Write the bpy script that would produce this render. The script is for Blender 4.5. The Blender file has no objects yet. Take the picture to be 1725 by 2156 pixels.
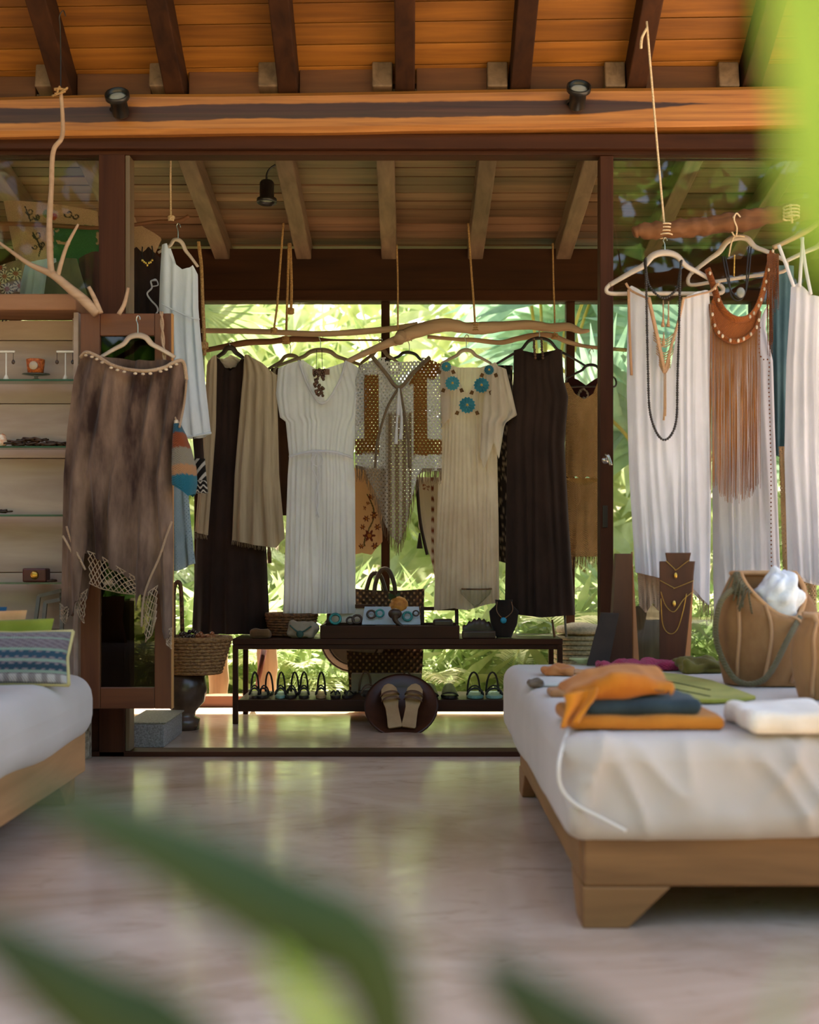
import bpy, math, random
from mathutils import Vector, Matrix, noise
random.seed(7)
SC = bpy.context.scene
COL = SC.collection
PI = math.pi
F = 2516.0          # focal length in pixels of the 1725 x 2156 frame (35 mm lens)
CX, HY, EYE = 862.5, 1168.0, 0.82   # vanishing point and eye height (m)

# ------------------------------------------------------------------ camera
cam_d = bpy.data.cameras.new('camera'); cam = bpy.data.objects.new('camera', cam_d); COL.objects.link(cam)
cam_d.sensor_fit = 'HORIZONTAL'; cam_d.sensor_width = 24.0; cam_d.lens = 24.0*F/1725.0
cam_d.shift_y = (HY-1078.0)/1725.0
cam.location = (0, 0, EYE); cam.rotation_euler = (PI/2, 0, 0)
cam_d.clip_start = 0.02; cam_d.clip_end = 300
cam_d.dof.use_dof = True; cam_d.dof.focus_distance = 5.4; cam_d.dof.aperture_fstop = 2.0
SC.camera = cam
# ------------------------------------------------------------------ sky, sun, exposure
W = bpy.data.worlds.new('sky'); SC.world = W; W.use_nodes = True
nt = W.node_tree; nt.nodes.clear()
wo = nt.nodes.new('ShaderNodeOutputWorld'); bg = nt.nodes.new('ShaderNodeBackground'); sk = nt.nodes.new('ShaderNodeTexSky')
sk.sky_type = 'NISHITA'; sk.sun_disc = False; sk.sun_elevation = math.radians(60); sk.sun_rotation = math.radians(-15)
sk.air_density = 1.0; sk.dust_density = 3.5; sk.ozone_density = 1.0
bg.inputs['Strength'].default_value = 0.30
tn = nt.nodes.new('ShaderNodeMix'); tn.data_type = 'RGBA'; tn.blend_type = 'MULTIPLY'; tn.inputs[0].default_value = 1.0; tn.inputs[7].default_value = (1.0, 0.93, 0.83, 1)   # warm white balance put into the sky colour
nt.links.new(sk.outputs[0], tn.inputs[6]); nt.links.new(tn.outputs[2], bg.inputs[0]); nt.links.new(bg.outputs[0], wo.inputs[0])
sun_d = bpy.data.lights.new('sun', 'SUN'); sun = bpy.data.objects.new('sun', sun_d); COL.objects.link(sun)
sun_d.energy = 13.0; sun_d.angle = math.radians(1.2); sun_d.color = (1.0, 0.92, 0.80)
sun.location = (2, 9, 12)
sun.rotation_euler = Vector((-0.12, -0.50, -1.0)).to_track_quat('-Z', 'Y').to_euler()
SC.view_settings.view_transform = 'Standard'; SC.view_settings.look = 'None'
SC.view_settings.gamma = 1.0; SC.view_settings.use_curve_mapping = False
SC.view_settings.exposure = 1.5
SC.cycles.use_denoising = True
SC.cycles.max_bounces = 8; SC.cycles.diffuse_bounces = 4; SC.cycles.glossy_bounces = 3
SC.cycles.transmission_bounces = 6; SC.cycles.transparent_max_bounces = 12
SC.cycles.caustics_reflective = False; SC.cycles.caustics_refractive = False
SC.cycles.sample_clamp_indirect = 6.0

# ------------------------------------------------------------------ helpers
def P(x, y, d):                       # photo pixel + distance -> world point
    return Vector(((x-CX)*d/F, d, EYE+(HY-y)*d/F))
def S(d): return d/F                  # metres per pixel at distance d
def lin(h):
    h = h.lstrip('#'); o = []
    for i in (0, 2, 4):
        c = int(h[i:i+2], 16)/255.0
        o.append(c/12.92 if c <= 0.04045 else ((c+0.055)/1.055)**2.4)
    return (o[0], o[1], o[2], 1.0)
def interp(tab, t):
    if t <= tab[0][0]: return tab[0][1] if len(tab[0]) == 2 else tab[0][1:]
    for a, b in zip(tab, tab[1:]):
        if t <= b[0]:
            k = (t-a[0])/max(1e-9, b[0]-a[0])
            if len(a) == 2: return a[1]+(b[1]-a[1])*k
            return tuple(p+(q-p)*k for p, q in zip(a[1:], b[1:]))
    return tab[-1][1] if len(tab[-1]) == 2 else tab[-1][1:]
def cat(pts, n=6):                    # Catmull-Rom through points
    pts = [Vector(p) for p in pts]; out = []
    for i in range(len(pts)-1):
        p0 = pts[max(0, i-1)]; p1 = pts[i]; p2 = pts[i+1]; p3 = pts[min(len(pts)-1, i+2)]
        for k in range(n):
            t = k/n
            out.append(0.5*((2*p1)+(p2-p0)*t+(2*p0-5*p1+4*p2-p3)*t*t+(3*p1-p0-3*p2+p3)*t**3))
    out.append(pts[-1]); return out

class MB:
    def __init__(s): s.v = []; s.f = []; s.c = []; s.uv = None
    def add(s, vs, fs, col=None):
        o = len(s.v); s.v += [Vector(v) for v in vs]; s.f += [tuple(i+o for i in f) for f in fs]
        s.c += [col]*len(vs); return s
    def box(s, lo, hi, col=None):
        (a, b, c), (d, e, f) = lo, hi
        return s.add([(a,b,c),(d,b,c),(d,e,c),(a,e,c),(a,b,f),(d,b,f),(d,e,f),(a,e,f)],
                     [(3,2,1,0),(4,5,6,7),(0,1,5,4),(1,2,6,5),(2,3,7,6),(3,0,4,7)], col)
    def beam(s, p0, p1, w, h, up=(0,0,1), col=None):
        p0, p1 = Vector(p0), Vector(p1); t = (p1-p0).normalized(); u = Vector(up)
        r = t.cross(u).normalized()*w/2; u = r.normalized().cross(t).normalized()*h/2
        vs = [p+a*r+b*u for p in (p0, p1) for a, b in ((-1,-1),(1,-1),(1,1),(-1,1))]
        return s.add(vs, [(3,2,1,0),(4,5,6,7),(0,1,5,4),(1,2,6,5),(2,3,7,6),(3,0,4,7)], col)
    def tube(s, pts, r, n=6, col=None, closed=False, flat=1.0):
        pts = [Vector(p) for p in pts]; N = len(pts)
        rr = r if isinstance(r, (list, tuple)) else [r]*N
        if len(rr) != N:
            rr = [interp([(i/(len(rr)-1), q) for i, q in enumerate(rr)], k/(N-1)) for k in range(N)]
        u = None; vs = []; fs = []
        for i, p in enumerate(pts):
            t = (pts[(i+1) % N if closed else min(i+1, N-1)]-pts[(i-1) % N if closed else max(i-1, 0)])
            if t.length < 1e-9: t = Vector((0,0,1))
            t.normalize()
            if u is None: u = t.orthogonal().normalized()
            u = (u-t*u.dot(t)); u = u.normalized() if u.length > 1e-6 else t.orthogonal().normalized()
            w = t.cross(u)
            for k in range(n):
                a = 2*PI*k/n; vs.append(p+(u*math.cos(a)+w*math.sin(a)*flat)*rr[i])
        for i in range(N if closed else N-1):
            j = (i+1) % N
            for k in range(n):
                l = (k+1) % n; fs.append((i*n+k, i*n+l, j*n+l, j*n+k))
        if not closed:
            fs.append(tuple(range(n))[::-1]); fs.append(tuple((N-1)*n+k for k in range(n)))
        return s.add(vs, fs, col)
    def lathe(s, prof, n=24, loc=(0,0,0), rot=None, col=None, sx=1.0, sy=1.0):
        loc = Vector(loc); vs = []; fs = []
        for r, z in prof:
            for k in range(n):
                a = 2*PI*k/n; v = Vector((r*math.cos(a)*sx, r*math.sin(a)*sy, z))
                if rot: v = rot @ v
                vs.append(v+loc)
        for i in range(len(prof)-1):
            for k in range(n):
                l = (k+1) % n; fs.append((i*n+k, i*n+l, (i+1)*n+l, (i+1)*n+k))
        if prof[0][0] > 1e-6: fs.append(tuple(range(n))[::-1])
        if prof[-1][0] > 1e-6: fs.append(tuple((len(prof)-1)*n+k for k in range(n)))
        return s.add(vs, fs, col)
    def ell(s, c, r, nu=12, nv=8, rot=None, col=None):
        prof = [(max(1e-5, math.sin(PI*i/nv)), -math.cos(PI*i/nv)) for i in range(nv+1)]
        c = Vector(c); vs = []; fs = []
        for q, z in prof:
            for k in range(nu):
                a = 2*PI*k/nu; v = Vector((q*math.cos(a)*r[0], q*math.sin(a)*r[1], z*r[2]))
                if rot: v = rot @ v
                vs.append(v+c)
        for i in range(nv):
            for k in range(nu):
                l = (k+1) % nu; fs.append((i*nu+k, i*nu+l, (i+1)*nu+l, (i+1)*nu+k))
        return s.add(vs, fs, col)
    def grid(s, fn, nu, nv, colfn=None, skip=None):
        o = len(s.v); cs = []
        for j in range(nv+1):
            for i in range(nu+1):
                s.v.append(Vector(fn(i/nu, j/nv))); s.c.append(colfn(i/nu, j/nv) if colfn else None)
        for j in range(nv):
            for i in range(nu):
                if skip and skip((i+.5)/nu, (j+.5)/nv): continue
                a = o+j*(nu+1)+i; s.f.append((a, a+1, a+nu+2, a+nu+1))
        return s
    def prism(s, poly, axis, a, b, col=None):     # poly: 2D list, extruded along axis from a to b
        n = len(poly); vs = []
        for t in (a, b):
            for p, q in poly:
                vs.append({'x': (t, p, q), 'y': (p, t, q), 'z': (p, q, t)}[axis])
        fs = [tuple(range(n))[::-1], tuple(range(n, 2*n))]+[(i, (i+1) % n, n+(i+1) % n, n+i) for i in range(n)]
        return s.add(vs, fs, col)
    def build(s, name, mat, parent=None, smooth=True, bevel=0, solid=0, subsurf=0, origin=None):
        me = bpy.data.meshes.new(name)
        if parent is not None:
            root = parent
            while root.parent is not None: root = root.parent
            org = Vector(root['_o'])
        elif origin is not None: org = Vector(origin)
        else:
            xs = [v.x for v in s.v]; ys = [v.y for v in s.v]; zs = [v.z for v in s.v]
            org = Vector(((min(xs)+max(xs))/2, (min(ys)+max(ys))/2, min(zs)))
        me.from_pydata([tuple(v-org) for v in s.v], [], s.f); me.update()
        if any(c is not None for c in s.c):
            at = me.color_attributes.new('Col', 'FLOAT_COLOR', 'POINT')
            buf = []
            for c in s.c:
                c = c or (1, 1, 1, 1); buf += [c[0], c[1], c[2], c[3] if len(c) > 3 else 1.0]
            at.data.foreach_set('color', buf)
        if smooth:
            me.polygons.foreach_set('use_smooth', [True]*len(me.polygons))
            if bevel == 0 and smooth == 'auto': pass
        o = bpy.data.objects.new(name, me); COL.objects.link(o)
        me.materials.append(mat)
        if parent is None: o.location = org; o['_o'] = tuple(org)
        else: o.parent = parent
        if bevel:
            m = o.modifiers.new('bevel', 'BEVEL'); m.width = bevel; m.segments = 2; m.limit_method = 'ANGLE'
        if solid:
            m = o.modifiers.new('solid', 'SOLIDIFY'); m.thickness = solid; m.offset = 0
        if subsurf:
            m = o.modifiers.new('sub', 'SUBSURF'); m.levels = subsurf; m.render_levels = subsurf
        return o
def tag(o, label=None, cat_=None, group=None, kind=None):
    if label: o['label'] = label
    if cat_: o['category'] = cat_
    if group: o['group'] = group
    if kind: o['kind'] = kind
    return o
def thing(name, loc, label, cat_, group=None, kind=None):
    o = bpy.data.objects.new(name, None); COL.objects.link(o); o.empty_display_size = 0.05
    o.location = loc; o['_o'] = tuple(loc)
    return tag(o, label, cat_, group, kind)
def bx(name, lo, hi, mat, parent=None, bevel=0.003):
    return MB().box(lo, hi).build(name, mat, parent, smooth=False, bevel=bevel)

# ------------------------------------------------------------------ materials
MATS = {}
class NB:                              # tiny node builder
    def __init__(s, name):
        s.m = bpy.data.materials.new(name); s.m.use_nodes = True; s.t = s.m.node_tree; s.t.nodes.clear()
        s.out = s.n('ShaderNodeOutputMaterial')
    def n(s, typ, **kw):
        q = s.t.nodes.new(typ)
        for k, v in kw.items(): setattr(q, k, v)
        return q
    def l(s, a, b): s.t.links.new(a, b)
    def setin(s, node, key, v):
        if hasattr(v, 'is_linked') or hasattr(v, 'links'): s.l(v, node.inputs[key])
        else: node.inputs[key].default_value = v
    def math(s, op, a, b=None, clamp=False):
        q = s.n('ShaderNodeMath', operation=op, use_clamp=clamp); s.setin(q, 0, a)
        if b is not None: s.setin(q, 1, b)
        return q.outputs[0]
    def pos(s, scale=(1,1,1), off_random=False, obj=False):
        src = s.n('ShaderNodeTexCoord').outputs['Object'] if obj else s.n('ShaderNodeNewGeometry').outputs['Position']
        if off_random:
            oi = s.n('ShaderNodeObjectInfo'); v = s.n('ShaderNodeVectorMath', operation='ADD')
            m = s.math('MULTIPLY', oi.outputs['Random'], 37.0); s.l(src, v.inputs[0]); s.l(m, v.inputs[1]); src = v.outputs[0]
        q = s.n('ShaderNodeVectorMath', operation='MULTIPLY'); s.l(src, q.inputs[0]); q.inputs[1].default_value = scale
        return q.outputs[0]
    def noise(s, vec, scale=1.0, detail=4.0, rough=0.55, dist=0.0):
        q = s.n('ShaderNodeTexNoise'); s.l(vec, q.inputs['Vector']); q.inputs['Scale'].default_value = scale
        q.inputs['Detail'].default_value = detail; q.inputs['Roughness'].default_value = rough; q.inputs['Distortion'].default_value = dist
        return q.outputs['Fac']
    def ramp(s, fac, stops):
        q = s.n('ShaderNodeValToRGB'); s.l(fac, q.inputs[0]); e = q.color_ramp.elements
        while len(e) < len(stops): e.new(0.5)
        for el, (p, c) in zip(e, stops): el.position = p; el.color = lin(c) if isinstance(c, str) else c
        return q.outputs[0]
    def mix(s, fac, a, b, mode='MIX'):
        q = s.n('ShaderNodeMix', data_type='RGBA', blend_type=mode)
        s.setin(q, 0, fac)
        for k, v in ((6, a), (7, b)):
            if isinstance(v, str): v = lin(v)
            s.setin(q, k, v)
        return q.outputs[2]
    def bright(s, col, amt):           # per-object brightness spread
        oi = s.n('ShaderNodeObjectInfo'); f = s.math('MULTIPLY_ADD', oi.outputs['Random'], amt)
        f.node.inputs[2].default_value = 1.0-amt/2
        q = s.n('ShaderNodeVectorMath', operation='SCALE'); s.l(col, q.inputs[0]); s.l(f, q.inputs['Scale'])
        return q.outputs[0]
    def bump(s, h, strength, dist=0.005):
        q = s.n('ShaderNodeBump'); s.l(h, q.inputs['Height']); q.inputs['Strength'].default_value = strength
        q.inputs['Distance'].default_value = dist; return q.outputs[0]
    def bsdf(s, col, rough=0.6, metal=0.0, normal=None, spec=0.5, coat=0.0, sheen=0.0):
        q = s.n('ShaderNodeBsdfPrincipled'); s.setin(q, 'Base Color', lin(col) if isinstance(col, str) else col)
        s.setin(q, 'Roughness', rough); q.inputs['Metallic'].default_value = metal
        q.inputs['Specular IOR Level'].default_value = spec; q.inputs['Coat Weight'].default_value = coat
        q.inputs['Sheen Weight'].default_value = sheen
        if normal is not None: s.l(normal, q.inputs['Normal'])
        return q.outputs[0]
    def done(s, sh): s.l(sh, s.out.inputs[0]); MATS[s.m.name] = s.m; return s.m

def wood(name, c1, c2, axis='x', rough=0.55, spread=0.25, fine=30, bump=0.25, c3=None, spec=0.4, coat=0.0):
    b = NB(name); k = {'x': (1.2, fine, fine), 'y': (fine, 1.2, fine), 'z': (fine, fine, 1.2)}[axis]
    p = b.pos(k, True); g = b.noise(p, 1.0, 5, 0.6, 0.6)
    k2 = {'x': (0.8, 5, 5), 'y': (5, 0.8, 5), 'z': (5, 5, 0.8)}[axis]
    g2 = b.noise(b.pos(k2, True), 1.0, 3, 0.5, 1.2)
    f = b.math('ADD', b.math('MULTIPLY', g, 0.55), b.math('MULTIPLY', g2, 0.45))
    st = [(0.33, c1), (0.66, c2)]
    if c3: st.append((0.78, c3))
    col = b.bright(b.ramp(f, st), spread)
    return b.done(b.bsdf(col, rough, normal=b.bump(g, bump, 0.004), spec=spec, coat=coat))
def plain(name, c1, c2=None, rough=0.6, metal=0.0, scale=8, bump=0.0, spread=0.0, spec=0.5, detail=4, coat=0.0):
    b = NB(name); g = b.noise(b.pos((scale,)*3, True), 1.0, detail)
    col = b.ramp(g, [(0.35, c1), (0.65, c2 or c1)])
    if spread: col = b.bright(col, spread)
    return b.done(b.bsdf(col, rough, metal, b.bump(g, bump, 0.01) if bump else None, spec, coat))
def cloth(name, c1, c2=None, rough=0.85, transl=0.25, weave=260, scale=(6,6,3), vcol=False, holes=None, knit=None, lo=.35, hi=.65, bumpk=.25):
    b = NB(name); g = b.noise(b.pos(scale, True), 1.0, 5, 0.6)
    if vcol:
        at = b.n('ShaderNodeVertexColor', layer_name='Col'); col = at.outputs[0]
        col = b.mix(b.math('MULTIPLY', g, 0.35), col, '#4a3a30', 'MULTIPLY')
    else: col = b.ramp(g, [(lo, c1), (hi, c2 or c1)])
    if knit:
        p = b.pos((1, 1, 1)); sp = b.n('ShaderNodeSeparateXYZ'); b.l(p, sp.inputs[0])
        sx = b.math('SINE', b.math('MULTIPLY', b.math('ADD', sp.outputs[0], sp.outputs[1]), knit*6.283)); sz = b.math('SINE', b.math('MULTIPLY', sp.outputs[2], knit*6.283))
        h = b.math('MULTIPLY', sx, sz); col = b.mix(b.math('MULTIPLY_ADD', h, 0.2), col, '#6a4a34', 'MULTIPLY') if False else col
        nrm = b.bump(h, 0.6, 0.004)
    else:
        h = b.noise(b.pos((weave,)*3), 1.0, 1); nrm = b.bump(h, bumpk, 0.002)
    pr = b.bsdf(col, rough, normal=nrm, spec=0.2, sheen=0.15)
    tr = b.n('ShaderNodeBsdfTranslucent'); b.setin(tr, 0, col); b.l(nrm, tr.inputs['Normal'])
    mx = b.n('ShaderNodeMixShader'); mx.inputs[0].default_value = transl; b.l(pr, mx.inputs[1]); b.l(tr.outputs[0], mx.inputs[2])
    sh = mx.outputs[0]
    if holes:
        fx, fz, th = holes
        sp = b.n('ShaderNodeSeparateXYZ'); b.l(b.pos((1,1,1)), sp.inputs[0])
        sx = b.math('SINE', b.math('MULTIPLY', sp.outputs[0], fx*6.283)); sz = b.math('SINE', b.math('MULTIPLY', sp.outputs[2], fz*6.283))
        hole = b.math('GREATER_THAN', b.math('MULTIPLY', sx, sz), th)
        tp = b.n('ShaderNodeBsdfTransparent'); m2 = b.n('ShaderNodeMixShader'); b.l(hole, m2.inputs[0]); b.l(sh, m2.inputs[1]); b.l(tp.outputs[0], m2.inputs[2]); sh = m2.outputs[0]
    return b.done(sh)
def leafmat(name, c1, c2, transl=0.55, rough=0.4, spread=0.4):
    b = NB(name); g = b.noise(b.pos((5,5,5), True), 1.0, 3)
    col = b.bright(b.ramp(g, [(0.3, c1), (0.7, c2)]), spread)
    pr = b.bsdf(col, rough, spec=0.4); tr = b.n('ShaderNodeBsdfTranslucent'); b.setin(tr, 0, col)
    mx = b.n('ShaderNodeMixShader'); mx.inputs[0].default_value = transl; b.l(pr, mx.inputs[1]); b.l(tr.outputs[0], mx.inputs[2])
    return b.done(mx.outputs[0])
def glassmat(name, tint='#ffffff', ior=1.5, boost=1.0):
    b = NB(name); tp = b.n('ShaderNodeBsdfTransparent'); tp.inputs[0].default_value = lin(tint)
    gl = b.n('ShaderNodeBsdfGlossy'); gl.inputs['Roughness'].default_value = 0.0
    fr = b.n('ShaderNodeLayerWeight'); fr.inputs[0].default_value = .5; r0 = ((ior-1)/(ior+1))**2
    f = b.math('MULTIPLY_ADD', b.math('POWER', fr.outputs['Facing'], 4.0), 1-r0); f.node.inputs[2].default_value = r0
    f = b.math('MULTIPLY', f, boost, True)
    mx = b.n('ShaderNodeMixShader'); b.l(f, mx.inputs[0]); b.l(tp.outputs[0], mx.inputs[1]); b.l(gl.outputs[0], mx.inputs[2])
    return b.done(mx.outputs[0])

M_PLANK = wood('ceiling_plank_wood', '#5e360e', '#966022', 'x', 0.5, 0.45, 26, c3='#b07a36')
M_RAFT = wood('rafter_wood', '#22120a', '#402412', 'y', 0.7, 0.2, 24, c3='#54351c', spec=.15)
M_INFILL = wood('infill_wood', '#472814', '#6b4226', 'x', 0.65, 0.3, 22)
M_FRAME = wood('frame_wood', '#2c150a', '#4a2816', 'z', 0.6, 0.1, 20, spec=.15)
M_FRAMEX = wood('frame_wood_x', '#2c150a', '#4a2816', 'x', 0.6, 0.1, 20, spec=.15)
M_SLAT = wood('slat_wood', '#533b29', '#85634a', 'x', 0.45, 0.65, 24, c3='#a08062')
M_RAFT2 = wood('weathered_rafter_wood', '#54412f', '#846a54', 'y', 0.65, 0.2, 22, c3='#9c8168')
M_LINTEL = wood('lintel_wood', '#2a160b', '#462816', 'x', 0.65, 0.15, 16, spec=.15)
M_BENCH = wood('bench_wood', '#2a1409', '#432213', 'x', 0.5, 0.1, 18, spec=.2)
M_BED = wood('bed_wood', '#6a4524', '#9c6e42', 'x', 0.55, 0.1, 14, c3='#b08458')
M_BEDY = wood('bed_wood_y', '#6a4524', '#9c6e42', 'y', 0.55, 0.1, 14, c3='#b08458')
M_DOORW = wood('cabinet_door_wood', '#4a2715', '#6f4022', 'z', 0.45, 0.1, 18)
M_DOORX = wood('cabinet_door_wood_x', '#4a2715', '#6f4022', 'x', 0.45, 0.1, 18)
M_WHITEW = wood('whitewashed_board', '#92796a', '#b7a494', 'x', 0.7, 0.12, 9, bump=0.1)
M_TOPPL = wood('rough_plank', '#6a4428', '#94694a', 'x', 0.7, 0.1, 12, c3='#c4a88c')
M_DRIFT = wood('driftwood', '#8a6a50', '#b7977a', 'x', 0.7, 0.2, 26)
M_DRIFTD = wood('dark_driftwood', '#55301c', '#8a5a36', 'x', 0.7, 0.2, 22)
M_LOG = wood('bark_log', '#3c2412', '#7d4f28', 'x', 0.8, 0.1, 12, bump=1.0, c3='#a0703c')
M_TRUNK = wood('palm_trunk_bark', '#6d5138', '#a8845c', 'x', 0.85, 0.2, 9, bump=1.0)
M_ROPE = plain('rope_jute', '#8f6a40', '#c09762', 0.9, scale=150, bump=0.6)
M_TWINE = plain('twine', '#b89a74', '#dcc6a4', 0.9, scale=200, bump=0.3)
M_BLACK = plain('black_metal', '#1a1714', '#2a2622', 0.35, 0.3, scale=20)
M_CHROME = plain('steel', '#a8a49c', '#c8c4bc', 0.25, 1.0)
M_LENS = plain('lamp_lens', '#8a8880', '#b0aea6', 0.15)
M_GLASS = glassmat('window_glass', '#f8f8f6', 1.3, 0.6)
M_GLASSR = glassmat('partition_glass', '#eceee8', 1.5, 1.0)
M_GSHELF = glassmat('shelf_glass', '#cfe0d2', 1.5)
M_GEDGE = plain('glass_edge', '#1d3a2a', '#2c5540', 0.2)
M_CRYSTAL = glassmat('drinking_glass', '#e4e8e2', 1.5, 1.0)

# ================================================================== THE SETTING
def struct(o): o['kind'] = 'structure'; return o
# floor: polished concrete
b = NB('polished_concrete')
n1 = b.noise(b.pos((1.1, 1.6, 1)), 1.0, 6, 0.6, 0.8); n2 = b.noise(b.pos((9, 14, 9)), 1.0, 5, 0.65)
n3 = b.noise(b.pos((3.5, 9, 1)), 1.0, 6, 0.7, 1.5)
fc = b.ramp(n1, [(0.30, '#a98c70'), (0.5, '#c8ae98'), (0.7, '#dac5b2')])
fc = b.mix(b.ramp(n3, [(0.55, (0,0,0,1)), (0.75, (.55,.55,.55,1))]), fc, '#8a6a4e')
fr_ = b.math('MULTIPLY_ADD', n2, 0.25); fr_.node.inputs[2].default_value = 0.06
b.done(b.bsdf(fc, fr_, normal=b.bump(n2, 0.05, 0.003), spec=0.8))
floor = struct(MB().box((-6, 0.9, -0.12), (6, 6.62, 0.0)).build('floor', MATS['polished_concrete'], smooth=False))
# ground outside
b = NB('garden_soil')
g1 = b.noise(b.pos((2, 2, 2)), 1.0, 8, 0.65)
b.done(b.bsdf(b.ramp(g1, [(0.35, '#4e4028'), (0.5, '#94815f'), (0.65, '#bdac8a')]), 0.9))
struct(MB().box((-60, -60, -0.4), (60, 80, -0.13)).build('ground', MATS['garden_soil'], smooth=False))

def tz(X): return 0.0145*X
# ---- main roof over the camera side: planks on dark rafters
def zp(d): return 2.81+0.605*(4.85-d)
ceil1 = thing('ceiling', (0, 4.9, 2.8), None, None, kind='structure')
MB().add([(-3.4, 4.98, zp(4.98)+.03+tz(-3.4)), (1.95, 4.98, zp(4.98)+.03+tz(1.95)), (1.95, 1.4, zp(1.4)+.03+tz(1.95)), (-3.4, 1.4, zp(1.4)+.03+tz(-3.4)),
          (-3.4, 4.98, zp(4.98)+.06+tz(-3.4)), (1.95, 4.98, zp(4.98)+.06+tz(1.95)), (1.95, 1.4, zp(1.4)+.06+tz(1.95)), (-3.4, 1.4, zp(1.4)+.06+tz(-3.4))],
         [(0,1,2,3),(7,6,5,4),(0,4,5,1),(1,5,6,2),(2,6,7,3),(3,7,4,0)]).build('roof_deck', M_RAFT, ceil1, smooth=False)
nrm = Vector((0, 0.605, 1)).normalized()
i = 0; sl = 0.0
L = math.hypot(1, 0.605)
while 4.93-sl/L > 1.45:
    wd = random.uniform(0.085, 0.105); d = 4.93-(sl+wd/2)/L
    off = nrm*(0.012+random.uniform(-.003, .003))
    p0 = Vector((-3.38, d, zp(d)+tz(-3.38)))+off; p1 = Vector((1.94, d, zp(d)+tz(1.94)))+off
    MB().beam(p0, p1, wd-0.004, 0.022, up=nrm).build('ceiling_plank', M_PLANK, ceil1, smooth=False, bevel=0.002)
    sl += wd; i += 1
for X in (-2.32, -1.86, -1.396, -.947, -.49, -.018, .446, .916, 1.382, 1.85):
    MB().beam((X, 4.92, zp(4.92)-.066+tz(X)), (X, 1.42, zp(1.42)-.066+tz(X)), .079, .13, up=nrm).build('rafter', M_RAFT, ceil1, smooth=False, bevel=0.005)
for a, c in ((-40, 72), (160, 316), (396, 549), (630, 786), (877, 1026), (1117, 1273), (1360, 1513), (1605, 1760)):
    x0, x1 = (a-CX)/519, (c-CX)/519; z = tz((x0+x1)/2)
    bx('infill_board', (x0, 4.865, 2.66+z), (x1, 4.885, 2.797+z+random.uniform(-.006, .006)), M_INFILL, ceil1)
# ---- great header beam with a dark heartwood streak
b = NB('header_beam_wood')
p = b.pos((1,1,1), obj=True); sp = b.n('ShaderNodeSeparateXYZ'); b.l(p, sp.inputs[0])
wob = b.noise(b.pos((1.3, 2, 2)), 1.0, 5, 0.6); wob2 = b.noise(b.pos((2.6, 30, 30)), 1.0, 5, 0.6)
zc = b.math('SUBTRACT', b.math('SUBTRACT', sp.outputs[2], 0.1225), b.math('MULTIPLY', sp.outputs[0], 0.0145))
zc = b.math('ADD', zc, b.math('MULTIPLY', b.math('SUBTRACT', wob, 0.5), 0.05))
zc = b.math('ADD', zc, b.math('MULTIPLY', b.math('SUBTRACT', wob2, 0.5), 0.018))
endt = b.math('SUBTRACT', 1.0, b.math('MULTIPLY', b.math('SUBTRACT', b.math('ADD', sp.outputs[0], b.math('MULTIPLY', wob2, 0.25)), 0.80), 1.9), True)
half = b.math('MULTIPLY', endt, 0.034)
msk = b.math('MULTIPLY', b.math('SUBTRACT', half, b.math('ABSOLUTE', zc)), 160.0, True)
gr = b.noise(b.pos((1.5, 60, 60)), 1.0, 5, 0.6, 0.5)
lc = b.ramp(gr, [(0.3, '#7d4a1c'), (0.6, '#a86c30'), (0.8, '#bd8648')]); dc = b.ramp(gr, [(0.3, '#2a150a'), (0.7, '#47261a')])
b.done(b.bsdf(b.mix(msk, lc, dc), 0.5, normal=b.bump(gr, 0.2, 0.003)))
m = MB(); NS = 40
def bsec(X):
    zt = tz(X); w1 = 0.008*noise.noise(Vector((X*1.3, 3, 0))); w2 = 0.006*noise.noise(Vector((X*1.7, 9, 0)))
    return [(4.80, 2.522+zt+w2), (4.785, 2.54+zt), (4.782, 2.60+zt), (4.785, 2.665+zt+w1), (4.80, 2.682+zt+w1), (4.90, 2.682+zt+w1), (4.90, 2.522+zt+w2)]
vs = []; fs = []
for i in range(NS+1):
    X = -3.0+6.0*i/NS
    vs += [(X, y, z) for y, z in bsec(X)]
for i in range(NS):
    for k in range(7): fs.append((i*7+k, i*7+(k+1) % 7, (i+1)*7+(k+1) % 7, (i+1)*7+k))
fs += [tuple(range(7)), tuple(NS*7+k for k in range(7))[::-1]]
struct(m.add(vs, fs).build('trim_1', MATS['header_beam_wood'], smooth=False))['label'] = 'thick header beam of golden wood with a dark streak'
# ---- glazed partition under the beam
hd = struct(bx('trim_2', (-3, 4.83, 2.462), (3, 4.95, 2.522), M_FRAMEX))
struct(bx('trim_3', (-3, 4.855, 2.445), (3, 4.93, 2.4618), M_FRAMEX, bevel=.002))
struct(bx('trim_4', (-1.262, 4.85, 0.0), (-1.157, 4.95, 2.445), M_FRAME))
struct(bx('trim_5', (-1.1565, 4.86, 0.021), (-1.138, 4.94, 2.445), wood('jamb_edge_wood', '#5a4630', '#7a6448', 'z', .5, .05, 14), bevel=.002))
struct(bx('trim_6', (-3, 4.85, 0.0), (3, 4.955, 0.0205), M_FRAMEX, bevel=.002))
dr = thing('door_1', (0.80, 4.89, 0.021), None, None, kind='structure')
bx('stile', (0.776, 4.862, 0.0215), (0.830, 4.935, 2.4445), M_FRAME, dr)
h = MB(); h.lathe([(0.016, 0), (0.016, .006)], 16, (0.797, 4.862, 1.205), Matrix.Rotation(PI/2, 3, 'X'))
h.tube(cat([(0.797, 4.855, 1.225), (0.797, 4.83, 1.225), (0.802, 4.82, 1.215), (0.812, 4.815, 1.18)], 4), .007, 8)
h.build('handle', M_CHROME, dr)
MB().box((0.786, 4.857, 0.93), (0.806, 4.8625, 1.02)).build('lock_plate', M_BLACK, dr, smooth=False, bevel=.002)
wl = thing('window_1', (1.6, 4.89, 0.021), None, None, kind='structure')
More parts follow.
